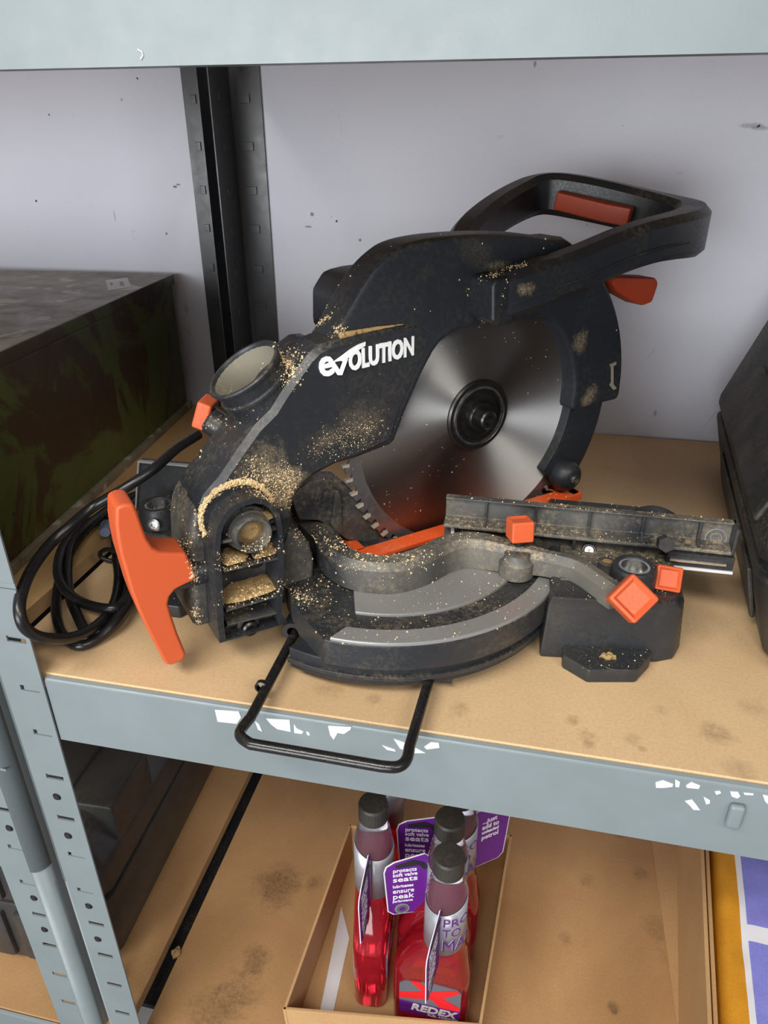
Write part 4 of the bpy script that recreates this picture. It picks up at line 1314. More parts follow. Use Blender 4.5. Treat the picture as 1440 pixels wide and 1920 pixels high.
# white window at the near end and pale strip under the far end of the sliding fence
wn_ = [(-0.0554,0.0647),(-0.0457,0.0643),(-0.0453,0.0548),(-0.0546,0.0553)]
prism('fence_window', wn_, 0.1655, 0.1675, 'Y', M_WHITE, fix, bev=0.0004)
wi = [(-0.052,0.063),(-0.0459,0.0632),(-0.0457,0.0588),(-0.0518,0.0586)]
prism('window_slot', wi, 0.1648, 0.166, 'Y', M_DEEP, fix)
box('fence_channel', 0.112, 0.1605, 0.156, 0.166, 0.0540, 0.0655, M_DEEP, slf, bev=0.0008)
box('fence_strip', 0.110, 0.1610, 0.1545, 0.166, 0.0520, 0.0545, plain('pale_grey_strip', (0.62, 0.62, 0.64), 0.5), slf, bev=0.0008)
box('fence_bar', 0.114, 0.155, 0.1535, 0.1562, 0.0590, 0.0615, M_CHROME, slf, bev=0.0006)
# left fence
lf0, lf1 = [(-0.3299,0.096),(-0.3405,0.0471)]
lfen = prism('left_fence', [(-0.329, 0.097), (-0.160, 0.097), (-0.160, TZ), (-0.340, TZ)], 0.168, 0.175, 'Y', M_BASE, saw, bev=0.0012)
prism('fence_trim', [(-0.3295, 0.0975), (-0.160, 0.0975), (-0.160, 0.0958), (-0.3280, 0.0958), (-0.3388, TZ), (-0.3405, TZ)], 0.1655, 0.1695, 'Y', M_BAND, lfen, bev=0.0004)

# sinuous rear bar that joins the two fences round the table
bar = cat([(-0.1872,0.1433,0.062),(-0.1721,0.1464,0.062),(-0.152,0.1262,0.062),(-0.1348,0.1021,0.062),(-0.1183,0.09,0.062),(-0.1024,0.088,0.062),(-0.0855,0.0916,0.062),(-0.0695,0.1056,0.062),(-0.056,0.1244,0.062),(-0.0408,0.1358,0.062),(-0.0223,0.1364,0.062),(-0.0036,0.1321,0.062),(0.0165,0.1299,0.062),(0.0381,0.1251,0.062),(0.0494,0.1184,0.062),(0.0619,0.1037,0.062),(0.0721,0.0921,0.062)], 6)
bm = bmesh.new()


def bar_sec(k):
    w, h = 0.021, 0.0235
    if k > 0.62:
        w, h = 0.021 - 0.006 * min(1, (k - 0.62) / 0.15), 0.0235 - 0.006 * min(1, (k - 0.62) / 0.15)
    c = 0.005
    return [(w / 2, -h / 2), (w / 2, h / 2 - c), (w / 2 - c, h / 2), (-w / 2 + c, h / 2), (-w / 2, h / 2 - c), (-w / 2, -h / 2)]


add_sweep(bm, bar, bar_sec, up=(0, 0, 1))
fb = finish(bm, 'fence_bar_casting', M_BAR, saw, ang=0.75)
fb['label'] = 'dusty curved bar joining the fences'
b1 = [(0.0003,0.1271)][0]
lathe('bar_boss', [(0, -0.010), (0.0135, -0.010), (0.0135, 0.002), (0.0105, 0.006), (0.0100, 0.009), (0.0085, 0.010), (0, 0.010)], M_BAR, saw, Matrix.Translation((b1[0], b1[1], 0.060)), seg=28)

# clamp sockets
def socket(loc, r, h, z0):
    o = lathe('clamp_socket', [(r, 0), (r * 0.97, h - 0.002), (r * 0.90, h), (r * 0.70, h), (r * 0.66, h - 0.001), (r * 0.66, 0.004), (0, 0.004)], M_BASE, saw, Matrix.Translation((loc[0], loc[1], z0)), seg=32)
    lathe('socket_liner', [(r * 0.665, 0.004), (r * 0.665, h - 0.0006), (r * 0.56, h - 0.0006), (r * 0.55, h - 0.003), (r * 0.50, 0.005), (0, 0.005)], M_CHROME, o, Matrix.Translation((loc[0], loc[1], z0)), seg=32)
    return o


s1 = [(0.0837,0.1198)][0]
socket(s1, 0.0165, 0.018, 0.054)
s2 = [(-0.2998,0.1384)][0]
socket(s2, 0.0165, 0.020, 0.053)
lathe('grub_screw', [(0, 0), (0.0055, 0), (0.0055, 0.003), (0.0035, 0.004), (0.0025, 0.004), (0.002, 0.001), (0, 0.001)], STEEL, saw, frame((s2[0] + 0.004, s2[1] - 0.0162, 0.062), (0.1, -1, 0.2)), seg=18)
s3 = [(0.0668,0.1348)][0]
lathe('deck_stud', [(0.0068, 0), (0.0068, 0.009), (0.0055, 0.010), (0.0042, 0.010), (0.0040, 0.007), (0, 0.007)], M_BAR, saw, Matrix.Translation((s3[0], s3[1], 0.055)), seg=24)
lathe('stud_dust', [(0, 0.0105), (0.004, 0.0095)], M_SAWDUST, saw, Matrix.Translation((s3[0], s3[1], 0.0545)), seg=14)
s4 = [(0.0552,0.056)][0]
lathe('fence_screw_post', [(0, -0.02), (0.0066, -0.02), (0.0062, 0.0), (0.0055, 0.001), (0.004, 0.001), (0.004, -0.001), (0, -0.001)], M_BASE, saw, frame((s4[0], 0.162, s4[1]), (0, -0.75, 0.65)), seg=20)
lathe('fence_screw', [(0, 0.0), (0.0038, 0.0), (0.0034, 0.0015), (0.001, 0.0015), (0.001, 0.0), (0, 0.0)], STEEL, saw, frame((s4[0], 0.1615, s4[1] + 0.0005), (0, -0.75, 0.65)), seg=16)
s5 = [(0.1218,0.2435)][0]
lathe('far_table_boss', [(0, 0.0), (0.019, 0.0), (0.018, 0.006), (0.013, 0.009), (0, 0.0095)], M_BASE, saw, Matrix.Translation((0.113, 0.232, 0.052)), seg=28)

# orange clamp knobs
kn1 = [(0,0.0877)][0]
knob('clamp_knob', Matrix.Translation((kn1[0], 0.137, kn1[1] + 0.004)) @ Matrix.Rotation(0.35, 4, 'Z') @ Matrix.Rotation(-0.15, 4, 'X'), 0.0172, 0.0165, dish=True, stem=0.016)
kn2 = [(0.0796,0.0727)][0]
KM2 = frame((kn2[0], 0.075, kn2[1]), (0.12, -0.80, 0.58), (0.68, 0.55, 0.62))
knob('clamp_knob', KM2, 0.0245, 0.013, stem=0.018)
kn3 = [(0.1085,0.065)][0]
KM3 = frame((kn3[0], 0.118, kn3[1]), (0.02, -0.86, 0.50), (0.06, 0.5, 0.86))
knob('clamp_knob', KM3, 0.0182, 0.0125, stem=0.016)
lathe('knob_nut', [(0, 0), (0.006, 0), (0.006, 0.012), (0, 0.012)], M_DARKMETAL, saw, frame((kn3[0] - 0.002, 0.150, kn3[1] + 0.012), (0, -0.86, 0.3)), seg=6)

# wire support leg: bent rod, horizontal, standing out past the shelf edge
WZ = 0.012
wr = [(-0.1591,0.0708),(-0.1592,-0.0235)] + [(-0.1612,-0.0351),(-0.1587,-0.0411),(-0.1507,-0.0454)] + [(-0.1058,-0.0457),(-0.0674,-0.0461)] + [(-0.058,-0.0445),(-0.0537,-0.0381),(-0.0537,-0.0271)] + [(-0.0513,0.0392)]
wp = cat([(x, y, WZ) for x, y in wr[:2]], 6)[:-1] + cat([(x, y, WZ) for x, y in wr[1:5]], 5)[:-1] + cat([(x, y, WZ) for x, y in wr[4:7]], 5)[:-1] + cat([(x, y, WZ) for x, y in wr[6:10]], 5)[:-1] + [(x, y, WZ) for x, y in wr[9:11]]
tail = Vector((wr[10][0] - wr[9][0], wr[10][1] - wr[9][1], 0)).normalized() * 0.03
wp.append((wr[10][0] + tail.x, wr[10][1] + tail.y, WZ))
wire = tube('wire_support_leg', wp, 0.0036, M_WIRE, saw, n=14)
wire['label'] = 'bent black wire support leg'
wx = [(-0.1604,0.0658)][0]
sd = Vector((wr[0][0] - wr[1][0], wr[0][1] - wr[1][1], 0)).normalized()
lathe('wire_socket', [(0.0045, 0), (0.0082, 0.0), (0.0092, 0.004), (0.0098, 0.05), (0, 0.05)], M_DEEP, saw, frame((wx[0], wx[1], WZ + 0.002), sd), seg=24)
wc = [(-0.1621,0.0057)][0]
lathe('wire_collar', [(0.0036, -0.0022), (0.0052, -0.0016), (0.0052, 0.0016), (0.0036, 0.0022)], M_WIRE, wire, frame((wc[0], wc[1], WZ), sd), seg=16)
we = [(-0.052,0.0436)][0]
box('wire_clip', we[0] - 0.003, we[0] + 0.016, we[1] - 0.002, we[1] + 0.03, 0.006, 0.018, M_DEEP, saw, bev=0.001)

# power cable, loosely coiled beside the saw
cb = [(-0.2649,0.1583,0.13),(-0.2713,0.1305,0.128),(-0.2774,0.103,0.122),(-0.294,0.0844,0.112),(-0.3152,0.0752,0.1),(-0.3245,0.0557,0.092),(-0.3312,0.0441,0.086),(-0.3334,0.0277,0.08),(-0.3318,0.0117,0.075),(-0.3258,-0.0063,0.07),(-0.3214,-0.0152,0.062),(-0.3197,-0.0141,0.05),(-0.3171,-0.0026,0.035),(-0.3132,0.0202,0.02),(-0.3119,0.049,0.012),(-0.3194,0.0814,0.008),(-0.3371,0.1178,0.006),(-0.355,0.1458,0.006),(-0.3751,0.178,0.008),(-0.3897,0.2096,0.01),(-0.3939,0.2467,0.012),(-0.3944,0.2743,0.008),(-0.3987,0.2679,0.01),(-0.3977,0.2297,0.02),(-0.3928,0.1985,0.026),(-0.3888,0.1589,0.03),(-0.3882,0.1332,0.026),(-0.3763,0.106,0.018),(-0.3545,0.0752,0.014),(-0.3358,0.0561,0.01),(-0.3204,0.0436,0.006)] + \
     [(-0.3097,0.0493,0.006),(-0.3099,0.071,0.006),(-0.3191,0.1004,0.006),(-0.3357,0.1314,0.006),(-0.3617,0.167,0.01),(-0.3908,0.1961,0.014),(-0.4002,0.1834,0.022),(-0.3937,0.1432,0.028),(-0.3891,0.1188,0.026),(-0.3737,0.0906,0.022),(-0.3538,0.0733,0.018),(-0.3344,0.0671,0.014),(-0.3092,0.0635,0.016),(-0.3069,0.079,0.014),(-0.3192,0.1078,0.012),(-0.339,0.1392,0.012),(-0.364,0.18,0.014),(-0.3959,0.2083,0.01),(-0.4153,0.2004,0.006),(-0.404,0.1469,0.005),(-0.3862,0.1047,0.005),(-0.3648,0.0685,0.005),(-0.3445,0.0433,0.005),(-0.3281,0.031,0.005),(-0.3155,0.029,0.005),(-0.3069,0.0409,0.006),(-0.3009,0.0599,0.012),(-0.3103,0.0972,0.012),(-0.33,0.1417,0.006),(-0.3513,0.1866,0.006)]
cable = tube('power_cable', cat(cb, 5), 0.0041, M_CABLE, saw, n=10)
cable['label'] = 'glossy black coiled power cable'
tie = cat([(-0.3698,0.144,0.012),(-0.3568,0.1372,0.022),(-0.3425,0.133,0.024),(-0.3389,0.1337,0.018),(-0.3526,0.1445,0.006),(-0.3674,0.1451,0.006)], 5, True)
tube('cable_tie', tie + [tie[0]], 0.0020, M_CABLE, saw, n=8)
pg = [(-0.3891,0.1784,0.012)][0]
lathe('plug_collar', [(0, 0), (0.0062, 0), (0.0062, 0.006), (0.0050, 0.012), (0.0058, 0.016), (0.0048, 0.022), (0, 0.022)], plain('blue_grey_sleeve', (0.20, 0.24, 0.36), 0.45), saw, frame((pg[0] - 0.006, pg[1] + 0.02, 0.012), (0.45, -0.9, 0.05)), seg=18)

# ================================================================== lower shelf: carton of fuel additive
CARD = board_mat('brown_cardboard', srgb(196, 158, 112), srgb(176, 138, 94), (), 0.2)
tr_t = [(-0.1891,0.0333),(-0.1786,0.2633),(0.0275,0.2906),(0.0101,0.0595)]
zt = -0.44
tray = empty('cardboard_tray', (-0.08, 0.16, ZL))
tag(tray, 'open brown cardboard tray on the lower shelf holding red bottles', 'carton')
tb_ = [(x * 0.985 - 0.0012, 0.16 + (y - 0.16) * 0.985) for x, y in tr_t]
bm = bmesh.new()
add_prism(bm, tb_, ZL + 0.0003, ZL + 0.0025, 'Z')
finish(bm, 'tray_floor', CARD, tray, smooth=False)
for i in range(4):
    j = (i + 1) % 4
    a, b2 = Vector(tb_[i]), Vector(tb_[j])
    c, d = Vector(tr_t[j]), Vector(tr_t[i])
    nrm = Vector((-(b2 - a).y, (b2 - a).x)).normalized() * 0.0032
    top_cut = 0.0 if i != 3 else -0.0
    sec0 = [(a.x, a.y, ZL + 0.0025), (b2.x, b2.y, ZL + 0.0025), (b2.x - nrm.x, b2.y - nrm.y, ZL + 0.0025), (a.x - nrm.x, a.y - nrm.y, ZL + 0.0025)]
    sec1 = [(d.x, d.y, zt), (c.x, c.y, zt), (c.x - nrm.x, c.y - nrm.y, zt), (d.x - nrm.x, d.y - nrm.y, zt)]
    loft('tray_wall', [sec0, sec1], CARD, tray, bev=0.0006)
# white paper strip lying along the left wall
pp = [(-0.1622,0.0632),(-0.1477,0.0625),(-0.1513,0.1521),(-0.171,0.1889)]
prism('paper_strip', pp, ZL + 0.0026, ZL + 0.0034, 'Z', plain('white_paper', (0.70, 0.70, 0.74), 0.7), tray, smooth=False)
# barcode printed inside the left wall
a, b2 = Vector((tr_t[0][0], tr_t[0][1], zt)), Vector((tr_t[1][0], tr_t[1][1], zt))
dirw = (b2 - a).normalized()
wn2 = Vector((dirw.y, -dirw.x, 0))
ink = plain('dark_ink', (0.03, 0.025, 0.02), 0.7)
x = 0.010
for k in range(14):
    w = random.choice((0.0006, 0.0010, 0.0016))
    p = a + dirw * x + wn2 * 0.0009 + Vector((0, 0, -0.030))
    M = Matrix.Identity(4)
    for i in range(3):
        M[i][0], M[i][1], M[i][2], M[i][3] = dirw[i], wn2[i], (0, 0, 1)[i], p[i]
    box('barcode_bar', 0, w, 0.0, 0.0006, -0.013, 0.013, ink, tray, M, smooth=False)
    x += w + random.choice((0.0007, 0.0012))

# ---- bottles
def clear_plastic(name, col, trans, rough, ior=1.25):
    m, nt, b = new_mat(name)
    b.inputs['Base Color'].default_value = rgba(col)
    b.inputs['Transmission Weight'].default_value = trans
    b.inputs['Roughness'].default_value = rough
    b.inputs['IOR'].default_value = ior
    b.inputs['Coat Weight'].default_value = 0.5
    b.inputs['Coat Roughness'].default_value = 0.08
    g = N(nt)
    nt.links.new(g.rng(g.noise(g.coord(), 30, 3), 0.3, 0.7, max(rough - 0.04, 0.02), rough + 0.05), b.inputs['Roughness'])
    return m


M_RED = clear_plastic('red_fuel_additive', (0.80, 0.03, 0.06), 0.80, 0.06, 1.33)
M_CLEAR = clear_plastic('clear_bottle_neck', (0.92, 0.90, 0.92), 0.96, 0.04, 1.12)
M_LIQ = clear_plastic('dark_red_liquid', (0.30, 0.03, 0.10), 0.45, 0.1)
M_CAP = dusty('black_bottle_cap', (0.012, 0.012, 0.012), 0.5, 0.08, speck=0.0, haze=0.12)
M_PURPLE = plain('purple_print', srgb(98, 30, 132), 0.45)
M_SILVER = plain('silver_sleeve', (0.42, 0.42, 0.46), 0.35, 0.5)
M_CARDW = plain('white_card', (0.78, 0.78, 0.80), 0.6)
M_REDP = plain('red_print', srgb(214, 32, 36), 0.45)
M_GREYP = plain('grey_label', srgb(96, 96, 104), 0.45)
M_YEL = plain('yellow_label', srgb(250, 215, 20), 0.5)


def rrect(cx, w, d, r, z, n=5):
    out = []
    for sx, sy, a in ((1, 1, 0), (-1, 1, 90), (-1, -1, 180), (1, -1, 270)):
        for k in range(n + 1):
            t = math.radians(a + 90.0 * k / n)
            out.append((cx + sx * (w / 2 - r) + r * math.cos(t), sy * (d / 2 - r) + r * math.sin(t), z))
    return out


NX = 0.010        # neck stands off the middle of the flask
HB_ = 0.265


def build_bottle():
    root = empty('additive_bottle', (0, 0, 0))
    secs = [rrect(0, 0.068, 0.030, 0.010, 0.0), rrect(0, 0.078, 0.036, 0.012, 0.004), rrect(0, 0.079, 0.037, 0.012, 0.05), rrect(0, 0.078, 0.036, 0.012, 0.092),
            rrect(0.000, 0.076, 0.0355, 0.012, 0.100), rrect(0.002, 0.066, 0.0365, 0.014, 0.116), rrect(0.006, 0.054, 0.038, 0.016, 0.132), rrect(NX, 0.0392, 0.0385, 0.0188, 0.146), rrect(NX, 0.038, 0.038, 0.0188, 0.172)]
    body = loft('bottle_body', secs, M_RED, root, None, ang=0.9)
    lathe('bottle_liquid', [(0, 0.0), (0.0186, 0.0), (0.0184, 0.033), (0, 0.033)], M_LIQ, root, Matrix.Translation((NX, 0, 0.172)), seg=24, ang=0.5)
    lathe('bottle_neck', [(0.0195, 0.172), (0.0193, 0.200), (0.0185, 0.217), (0.0170, 0.228), (0.0142, 0.237), (0.0132, 0.246)], M_CLEAR, root, Matrix.Translation((NX, 0, 0)), seg=32, ang=1.2)
    # ribbed cap
    bm = bmesh.new()
    sg = 60
    pr_ = [(0.0148, 0.2445), (0.0150, 0.2455), (0.0148, 0.2620), (0.0136, 0.2645)]
    rings = []
    for r, z in pr_:
        rings.append([bm.verts.new(((r - (0.0005 if k % 2 and 0.2450 < z < 0.262 else 0)) * math.cos(2 * math.pi * k / sg), (r - (0.0005 if k % 2 and 0.245 < z < 0.262 else 0)) * math.sin(2 * math.pi * k / sg), z)) for k in range(sg)])
    for r0_, r1_ in zip(rings, rings[1:]):
        for k in range(sg):
            bm.faces.new((r0_[k], r0_[(k + 1) % sg], r1_[(k + 1) % sg], r1_[k]))
    bm.faces.new(rings[-1])
    bm.faces.new(rings[0][::-1])
    finish(bm, 'bottle_cap', M_CAP, root, Matrix.Translation((NX, 0, 0)), ang=0.4, wn=False)
    # silver sleeve round the neck, open in front of the left side, cut low at the front
    bm = bmesh.new()
    A = [math.radians(-178 + 356 * k / 40) for k in range(41)]
    lo, hi = [], []
    for a in A:
        r = 0.0202
        drop = 0.014 * (0.5 + 0.5 * math.cos(a + math.pi * 0.75))
        lo.append(bm.verts.new((NX + r * math.cos(a), r * math.sin(a), 0.150 - drop * 0.4)))
        hi.append(bm.verts.new((NX + 0.0197 * math.cos(a), 0.0197 * math.sin(a), 0.2165 - drop)))
    for k in range(40):
        bm.faces.new((lo[k], lo[k + 1], hi[k + 1], hi[k]))
    sl = finish(bm, 'neck_sleeve', M_SILVER, root, None, ang=1.2, wn=False)
    md = sl.modifiers.new('card', 'SOLIDIFY')
    md.thickness = 0.0005
    md.offset = 1
    # words wrapped on the sleeve (bent mesh text)
    for body_t, size, z, w in (('PRO', 0.0165, 0.1905, 0.026), ('TO', 0.0165, 0.1755, 0.018), ('MAX', 0.0235, 0.1535, 0.036)):
        for dark in (1, 0):
            tobj = text_part('sleeve_lettering', body_t, size, M_PURPLE if dark else M_CARDW, sl, Matrix.Identity(4), bold=0.0, width=w if dark else w + 0.0012, depth=0.00005)
            bmv = tobj.data
            bs = bmesh.new()
            bs.from_mesh(bmv)
            bmesh.ops.triangulate(bs, faces=bs.faces[:])
            bmesh.ops.subdivide_edges(bs, edges=[e for e in bs.edges if e.calc_length() > 0.003], cuts=3, use_grid_fill=True)
            bs.to_mesh(bmv)
            bs.free()
            for v in bmv.vertices:
                ang = math.radians(-92) + (v.co.x - (0.0 if dark else 0.0006)) / 0.0208
                rr = 0.0209 + (0.0007 if dark else 0.0) + v.co.z
                y0 = v.co.y
                v.co = (NX + rr * math.cos(ang), rr * math.sin(ang), z + y0)
    # front label of the flask
    lab = [(-0.028, 0.016), (0.030, 0.016), (0.032, 0.02), (0.032, 0.068), (0.028, 0.073), (0.002, 0.075), (-0.026, 0.070), (-0.031, 0.064), (-0.031, 0.02)]
    FY = -0.0186
    UP = Matrix.Translation((0, 0, 0.018))
    lb = prism('front_label', lab, FY - 0.0004, FY + 0.001, 'Y', M_GREYP, root, UP, smooth=False)
    prism('label_band', [(-0.031, 0.016), (0.032, 0.016), (0.032, 0.036), (-0.031, 0.036)], FY - 0.0006, FY, 'Y', M_PURPLE, lb, UP, smooth=False)
    for q in ([(-0.031, 0.040), (-0.031, 0.050), (0.006, 0.063), (0.026, 0.0722), (0.031, 0.069), (0.010, 0.050), (0.006, 0.049)],
              [(-0.020, 0.0715), (-0.010, 0.0735), (0.002, 0.060), (0.031, 0.044), (0.031, 0.037), (0.012, 0.037), (-0.001, 0.052)]):
        prism('label_cross', q, FY - 0.0009, FY, 'Y', M_REDP, lb, UP, smooth=False)
    R90 = Matrix.Rotation(math.pi / 2, 4, 'X')
    text_part('label_lettering', 'REDEX', 0.0155, M_CARDW, lb, UP @ Matrix.Translation((-0.019, FY - 0.0010, 0.0240)) @ R90, bold=0.0006, shear=0.2, width=0.049)
    text_part('label_lettering', 'FUEL ADDITIVE', 0.0045, M_CARDW, lb, UP @ Matrix.Translation((-0.001, FY - 0.0010, 0.0185)) @ R90, bold=0.0001, width=0.031)
    return root


def add_tag(root, RM, TAGL):
    # folded hang tag on the left of the neck
    TGF = RM @ TAGL
    tw, thh = 0.044, 0.088
    o_ = [(0, 0), (0, thh - 0.004), (-0.004, thh), (-tw + 0.010, thh - 0.008), (-tw + 0.002, thh - 0.014), (-tw, thh - 0.022), (-tw + 0.004, 0.006), (-tw + 0.010, 0.0)]
    card = prism('hang_tag', [(p[0] * 1.03, p[1] * 1.02 - 0.001) for p in o_], 0.0, 0.0008, 'Y', M_CARDW, root, TGF, smooth=False)
    for sgn in (1, -1):
        yy = -0.0003 if sgn == 1 else 0.0008
        prism('tag_print', o_, yy, yy + 0.0003, 'Y', M_PURPLE, card, TGF, smooth=False)
    ft_ = TGF @ Matrix.Translation((0, -0.0004, 0)) @ R90
    rows = (('protects', 0.0078, 0.0655), ('soft valve', 0.0074, 0.0590), ('seats', 0.0105, 0.0510), ('lubricates', 0.0060, 0.0420), ('ensure', 0.0092, 0.0335), ('peak', 0.0110, 0.0245), ('performance', 0.0048, 0.0190))
    for t_, s_, z_ in rows:
        text_part('tag_lettering', t_, s_, M_CARDW, card, ft_ @ Matrix.Translation((-tw + 0.008, z_, 0)), bold=0.00014, width={'protects': 0.024, 'soft valve': 0.025, 'seats': 0.025, 'lubricates': 0.021, 'ensure': 0.022, 'peak': 0.022, 'performance': 0.021}[t_])
    for rad, mt, dz in ((0.0078, M_SILVER, 0.0002), (0.0060, M_GREYP, 0.0004), (0.0032, M_PURPLE, 0.0006)):
        lathe('tag_roundel', [(0, 0.0004), (rad, 0.0004), (rad, 0)], mt, card, ft_ @ Matrix.Translation((-tw + 0.018, 0.0085, dz)), seg=24)
    bk = TGF @ Matrix.Translation((0, 0.0012, 0)) @ Matrix.Rotation(math.pi, 4, 'Z') @ R90
    for t_, s_, z_, w_ in (('...just', 0.009, 0.066, 0.018), ('add to', 0.0095, 0.057, 0.021), ('unleaded', 0.0066, 0.050, 0.021), ('petrol', 0.0095, 0.041, 0.021)):
        text_part('tag_lettering', t_, s_, M_CARDW, card, bk @ Matrix.Translation((0.010, z_, 0)), bold=0.00025, width=w_)
    # grey nozzle printed at the tag's upper edge
    prism('tag_nozzle', [(-0.034, thh - 0.012), (-0.016, thh - 0.006), (-0.004, thh - 0.012), (0.0, thh - 0.020), (-0.004, thh - 0.022), (-0.010, thh - 0.014), (-0.032, thh - 0.016)], -0.0009, 0.0, 'Y', plain('black_print', (0.02, 0.02, 0.022), 0.4), card, TGF, smooth=False)


def copy_tree(o, M_old, M_new, parent=None):
    """copy a thing, its parts and their sub-parts, moved rigidly"""
    c = o.copy()
    COL.objects.link(c)
    if parent is None:
        c.matrix_basis = M_new @ M_old.inverted() @ o.matrix_basis
    else:
        c.parent = parent
    for chd in list(o.children):
        copy_tree(chd, M_old, M_new, c)
    return c


R90 = Matrix.Rotation(math.pi / 2, 4, 'X')


def tag_frame(deg, z=0.128, r=0.0195):
    # a card hinged at the neck and standing out in the direction 180 + deg
    a = math.radians(180 + deg)
    return Matrix.Translation((NX + r * math.cos(a), r * math.sin(a), z)) @ Matrix.Rotation(math.radians(deg), 4, 'Z')


proto = build_bottle()
spots = (
    (-0.0345, 0.0887, 0.0, (82,), 'nearest red fuel additive bottle, grey front label with a red cross'),
    (-0.0388, 0.1290, 0.03, (18,), 'red additive bottle with a purple ensure peak tag, second in the right row'),
    (-0.0330, 0.1690, -0.03, (10, 218), 'red additive bottle at the back right with a just add to unleaded petrol tag'),
    (-0.1150, 0.1310, 1.66, (-5,), 'red additive bottle seen narrow side on at the left of the tray'),
    (-0.1200, 0.2190, 1.66, (-5,), 'red additive bottle behind the left one, its cap hidden by the shelf beam'))
made = []
for i, (cx, cy, rz, degs, lab_) in enumerate(spots):
    M_new = Matrix.Translation((cx, cy, ZL + 0.0026)) @ Matrix.Rotation(rz, 4, 'Z') @ Matrix.Translation((-NX, 0, 0))
    c = copy_tree(proto, Matrix.Identity(4), M_new) if i else proto
    made.append((c, M_new, degs))
    tag(c, lab_, 'bottle', 'red fuel additive bottles in the tray')
proto.matrix_basis = made[0][1]
for c, M_new, degs in made:
    WORLD[c.name] = M_new
    for dg_ in degs:
        add_tag(c, M_new, tag_frame(dg_))

# ================================================================== wrapped pack in a carton, lower right
pk = empty('printed_carton', (0.30, 0.2, ZL))
tag(pk, 'opened carton with a blue and amber printed pack at the lower right', 'carton')
w0 = [(0.2323,0.2551),(0.2474,0.2548),(0.2157,0.0639),(0.2069,0.0598)]
M_AMBER = board_mat('amber_film', srgb(214, 150, 40), srgb(196, 130, 26), (), 0.1)
M_BLUE = board_mat('blue_film', srgb(140, 142, 222), srgb(120, 122, 206), (), 0.0)
M_FILM = plain('white_film', (0.78, 0.78, 0.84), 0.4)
zt2 = -0.36
xl0, xl1 = w0[0][0], w0[3][0]
dxy = (w0[0][0] - w0[3][0]) / (w0[0][1] - w0[3][1])


def lx(y):
    return w0[3][0] + (y - w0[3][1]) * dxy


ya, yb = 0.03, 0.42
for nm, o0, o1, z0, z1, mt in (('carton_side', 0.0, 0.004, ZL + 0.001, zt2, CARD), ('carton_flap', 0.006, 0.010, ZL + 0.02, zt2 - 0.004, CARD)):
    loft(nm, [[(lx(ya) + o0, ya, z), (lx(ya) + o1, ya, z), (lx(yb) + o1, yb, z), (lx(yb) + o0, yb, z)] for z in (z0, z1)], mt, pk, bev=0.0006)
box('carton_floor', lx(ya) + 0.012, 0.50, ya + 0.02, yb - 0.01, ZL + 0.0005, ZL + 0.004, CARD, pk)
# the wrapped pack: gently rumpled top made of printed bands
def rumple(x, y):
    return 0.0035 * mnoise.noise(Vector((x * 18, y * 14, 0.3))) + 0.002 * mnoise.noise(Vector((x * 60, y * 45, 4.3)))


edges = [0.0155, 0.035, 0.041, 0.135, 0.26]
bm = bmesh.new()
NXg, NYg = 60, 44
V = {}
xs_off = sorted(set([0.0145 + (0.26 - 0.0145) * i / NXg for i in range(NXg + 1)] + edges[1:3]))
for i, xo in enumerate(xs_off):
    for j in range(NYg + 1):
        y = ya + 0.01 + (yb - ya - 0.02) * j / NYg
        edge_drop = 0.010 * max(0, 1 - (xo - 0.0145) / 0.010) ** 2
        V[i, j] = bm.verts.new((lx(y) + xo, y, zt2 + 0.002 - edge_drop + rumple(xo, y)))
for i in range(len(xs_off) - 1):
    for j in range(NYg):
        f = bm.faces.new((V[i, j], V[i + 1, j], V[i + 1, j + 1], V[i, j + 1]))
        xm = (xs_off[i] + xs_off[i + 1]) / 2
        yv = ya + 0.01 + (yb - ya - 0.02) * (j + 0.5) / NYg
        f.material_index = 0 if xm < edges[1] else (1 if xm < edges[2] else 2)
        if xm > edges[2] and 0.150 < yv < 0.166:
            f.material_index = 1
for (i0, i1) in ((0, None),):
    bot = {}
    for j in range(NYg + 1):
        bot[j] = bm.verts.new((V[0, j].co.x + 0.001, V[0, j].co.y, ZL + 0.006))
    for j in range(NYg):
        f = bm.faces.new((V[0, j], V[0, j + 1], bot[j + 1], bot[j]))
        f.material_index = 0
    bt = {}
    for i in range(len(xs_off)):
        bt[i] = bm.verts.new((V[i, 0].co.x, V[i, 0].co.y, ZL + 0.006))
    for i in range(len(xs_off) - 1):
        f = bm.faces.new((V[i, 0], V[i + 1, 0], bt[i + 1], bt[i]))
        f.material_index = 2
pack = finish(bm, 'wrapped_pack', [M_AMBER, M_FILM, M_BLUE], pk, wn=False, ang=1.0)

# a wisp of sawdust on the black gap between the boards of the lower shelf
wz = [(-0.3453,0.0948)][0]
lump('wood_shaving', [(wz[0] - 0.006, wz[1]), (wz[0], wz[1] - 0.006), (wz[0] + 0.006, wz[1]), (wz[0], wz[1] + 0.008)], 0.005, M_SAWDUST, None, Matrix.Translation((0, 0, ZL)))
tag(bpy.data.objects['wood_shaving'], 'small tuft of wood shavings beside the lower shelf gap', 'shavings')

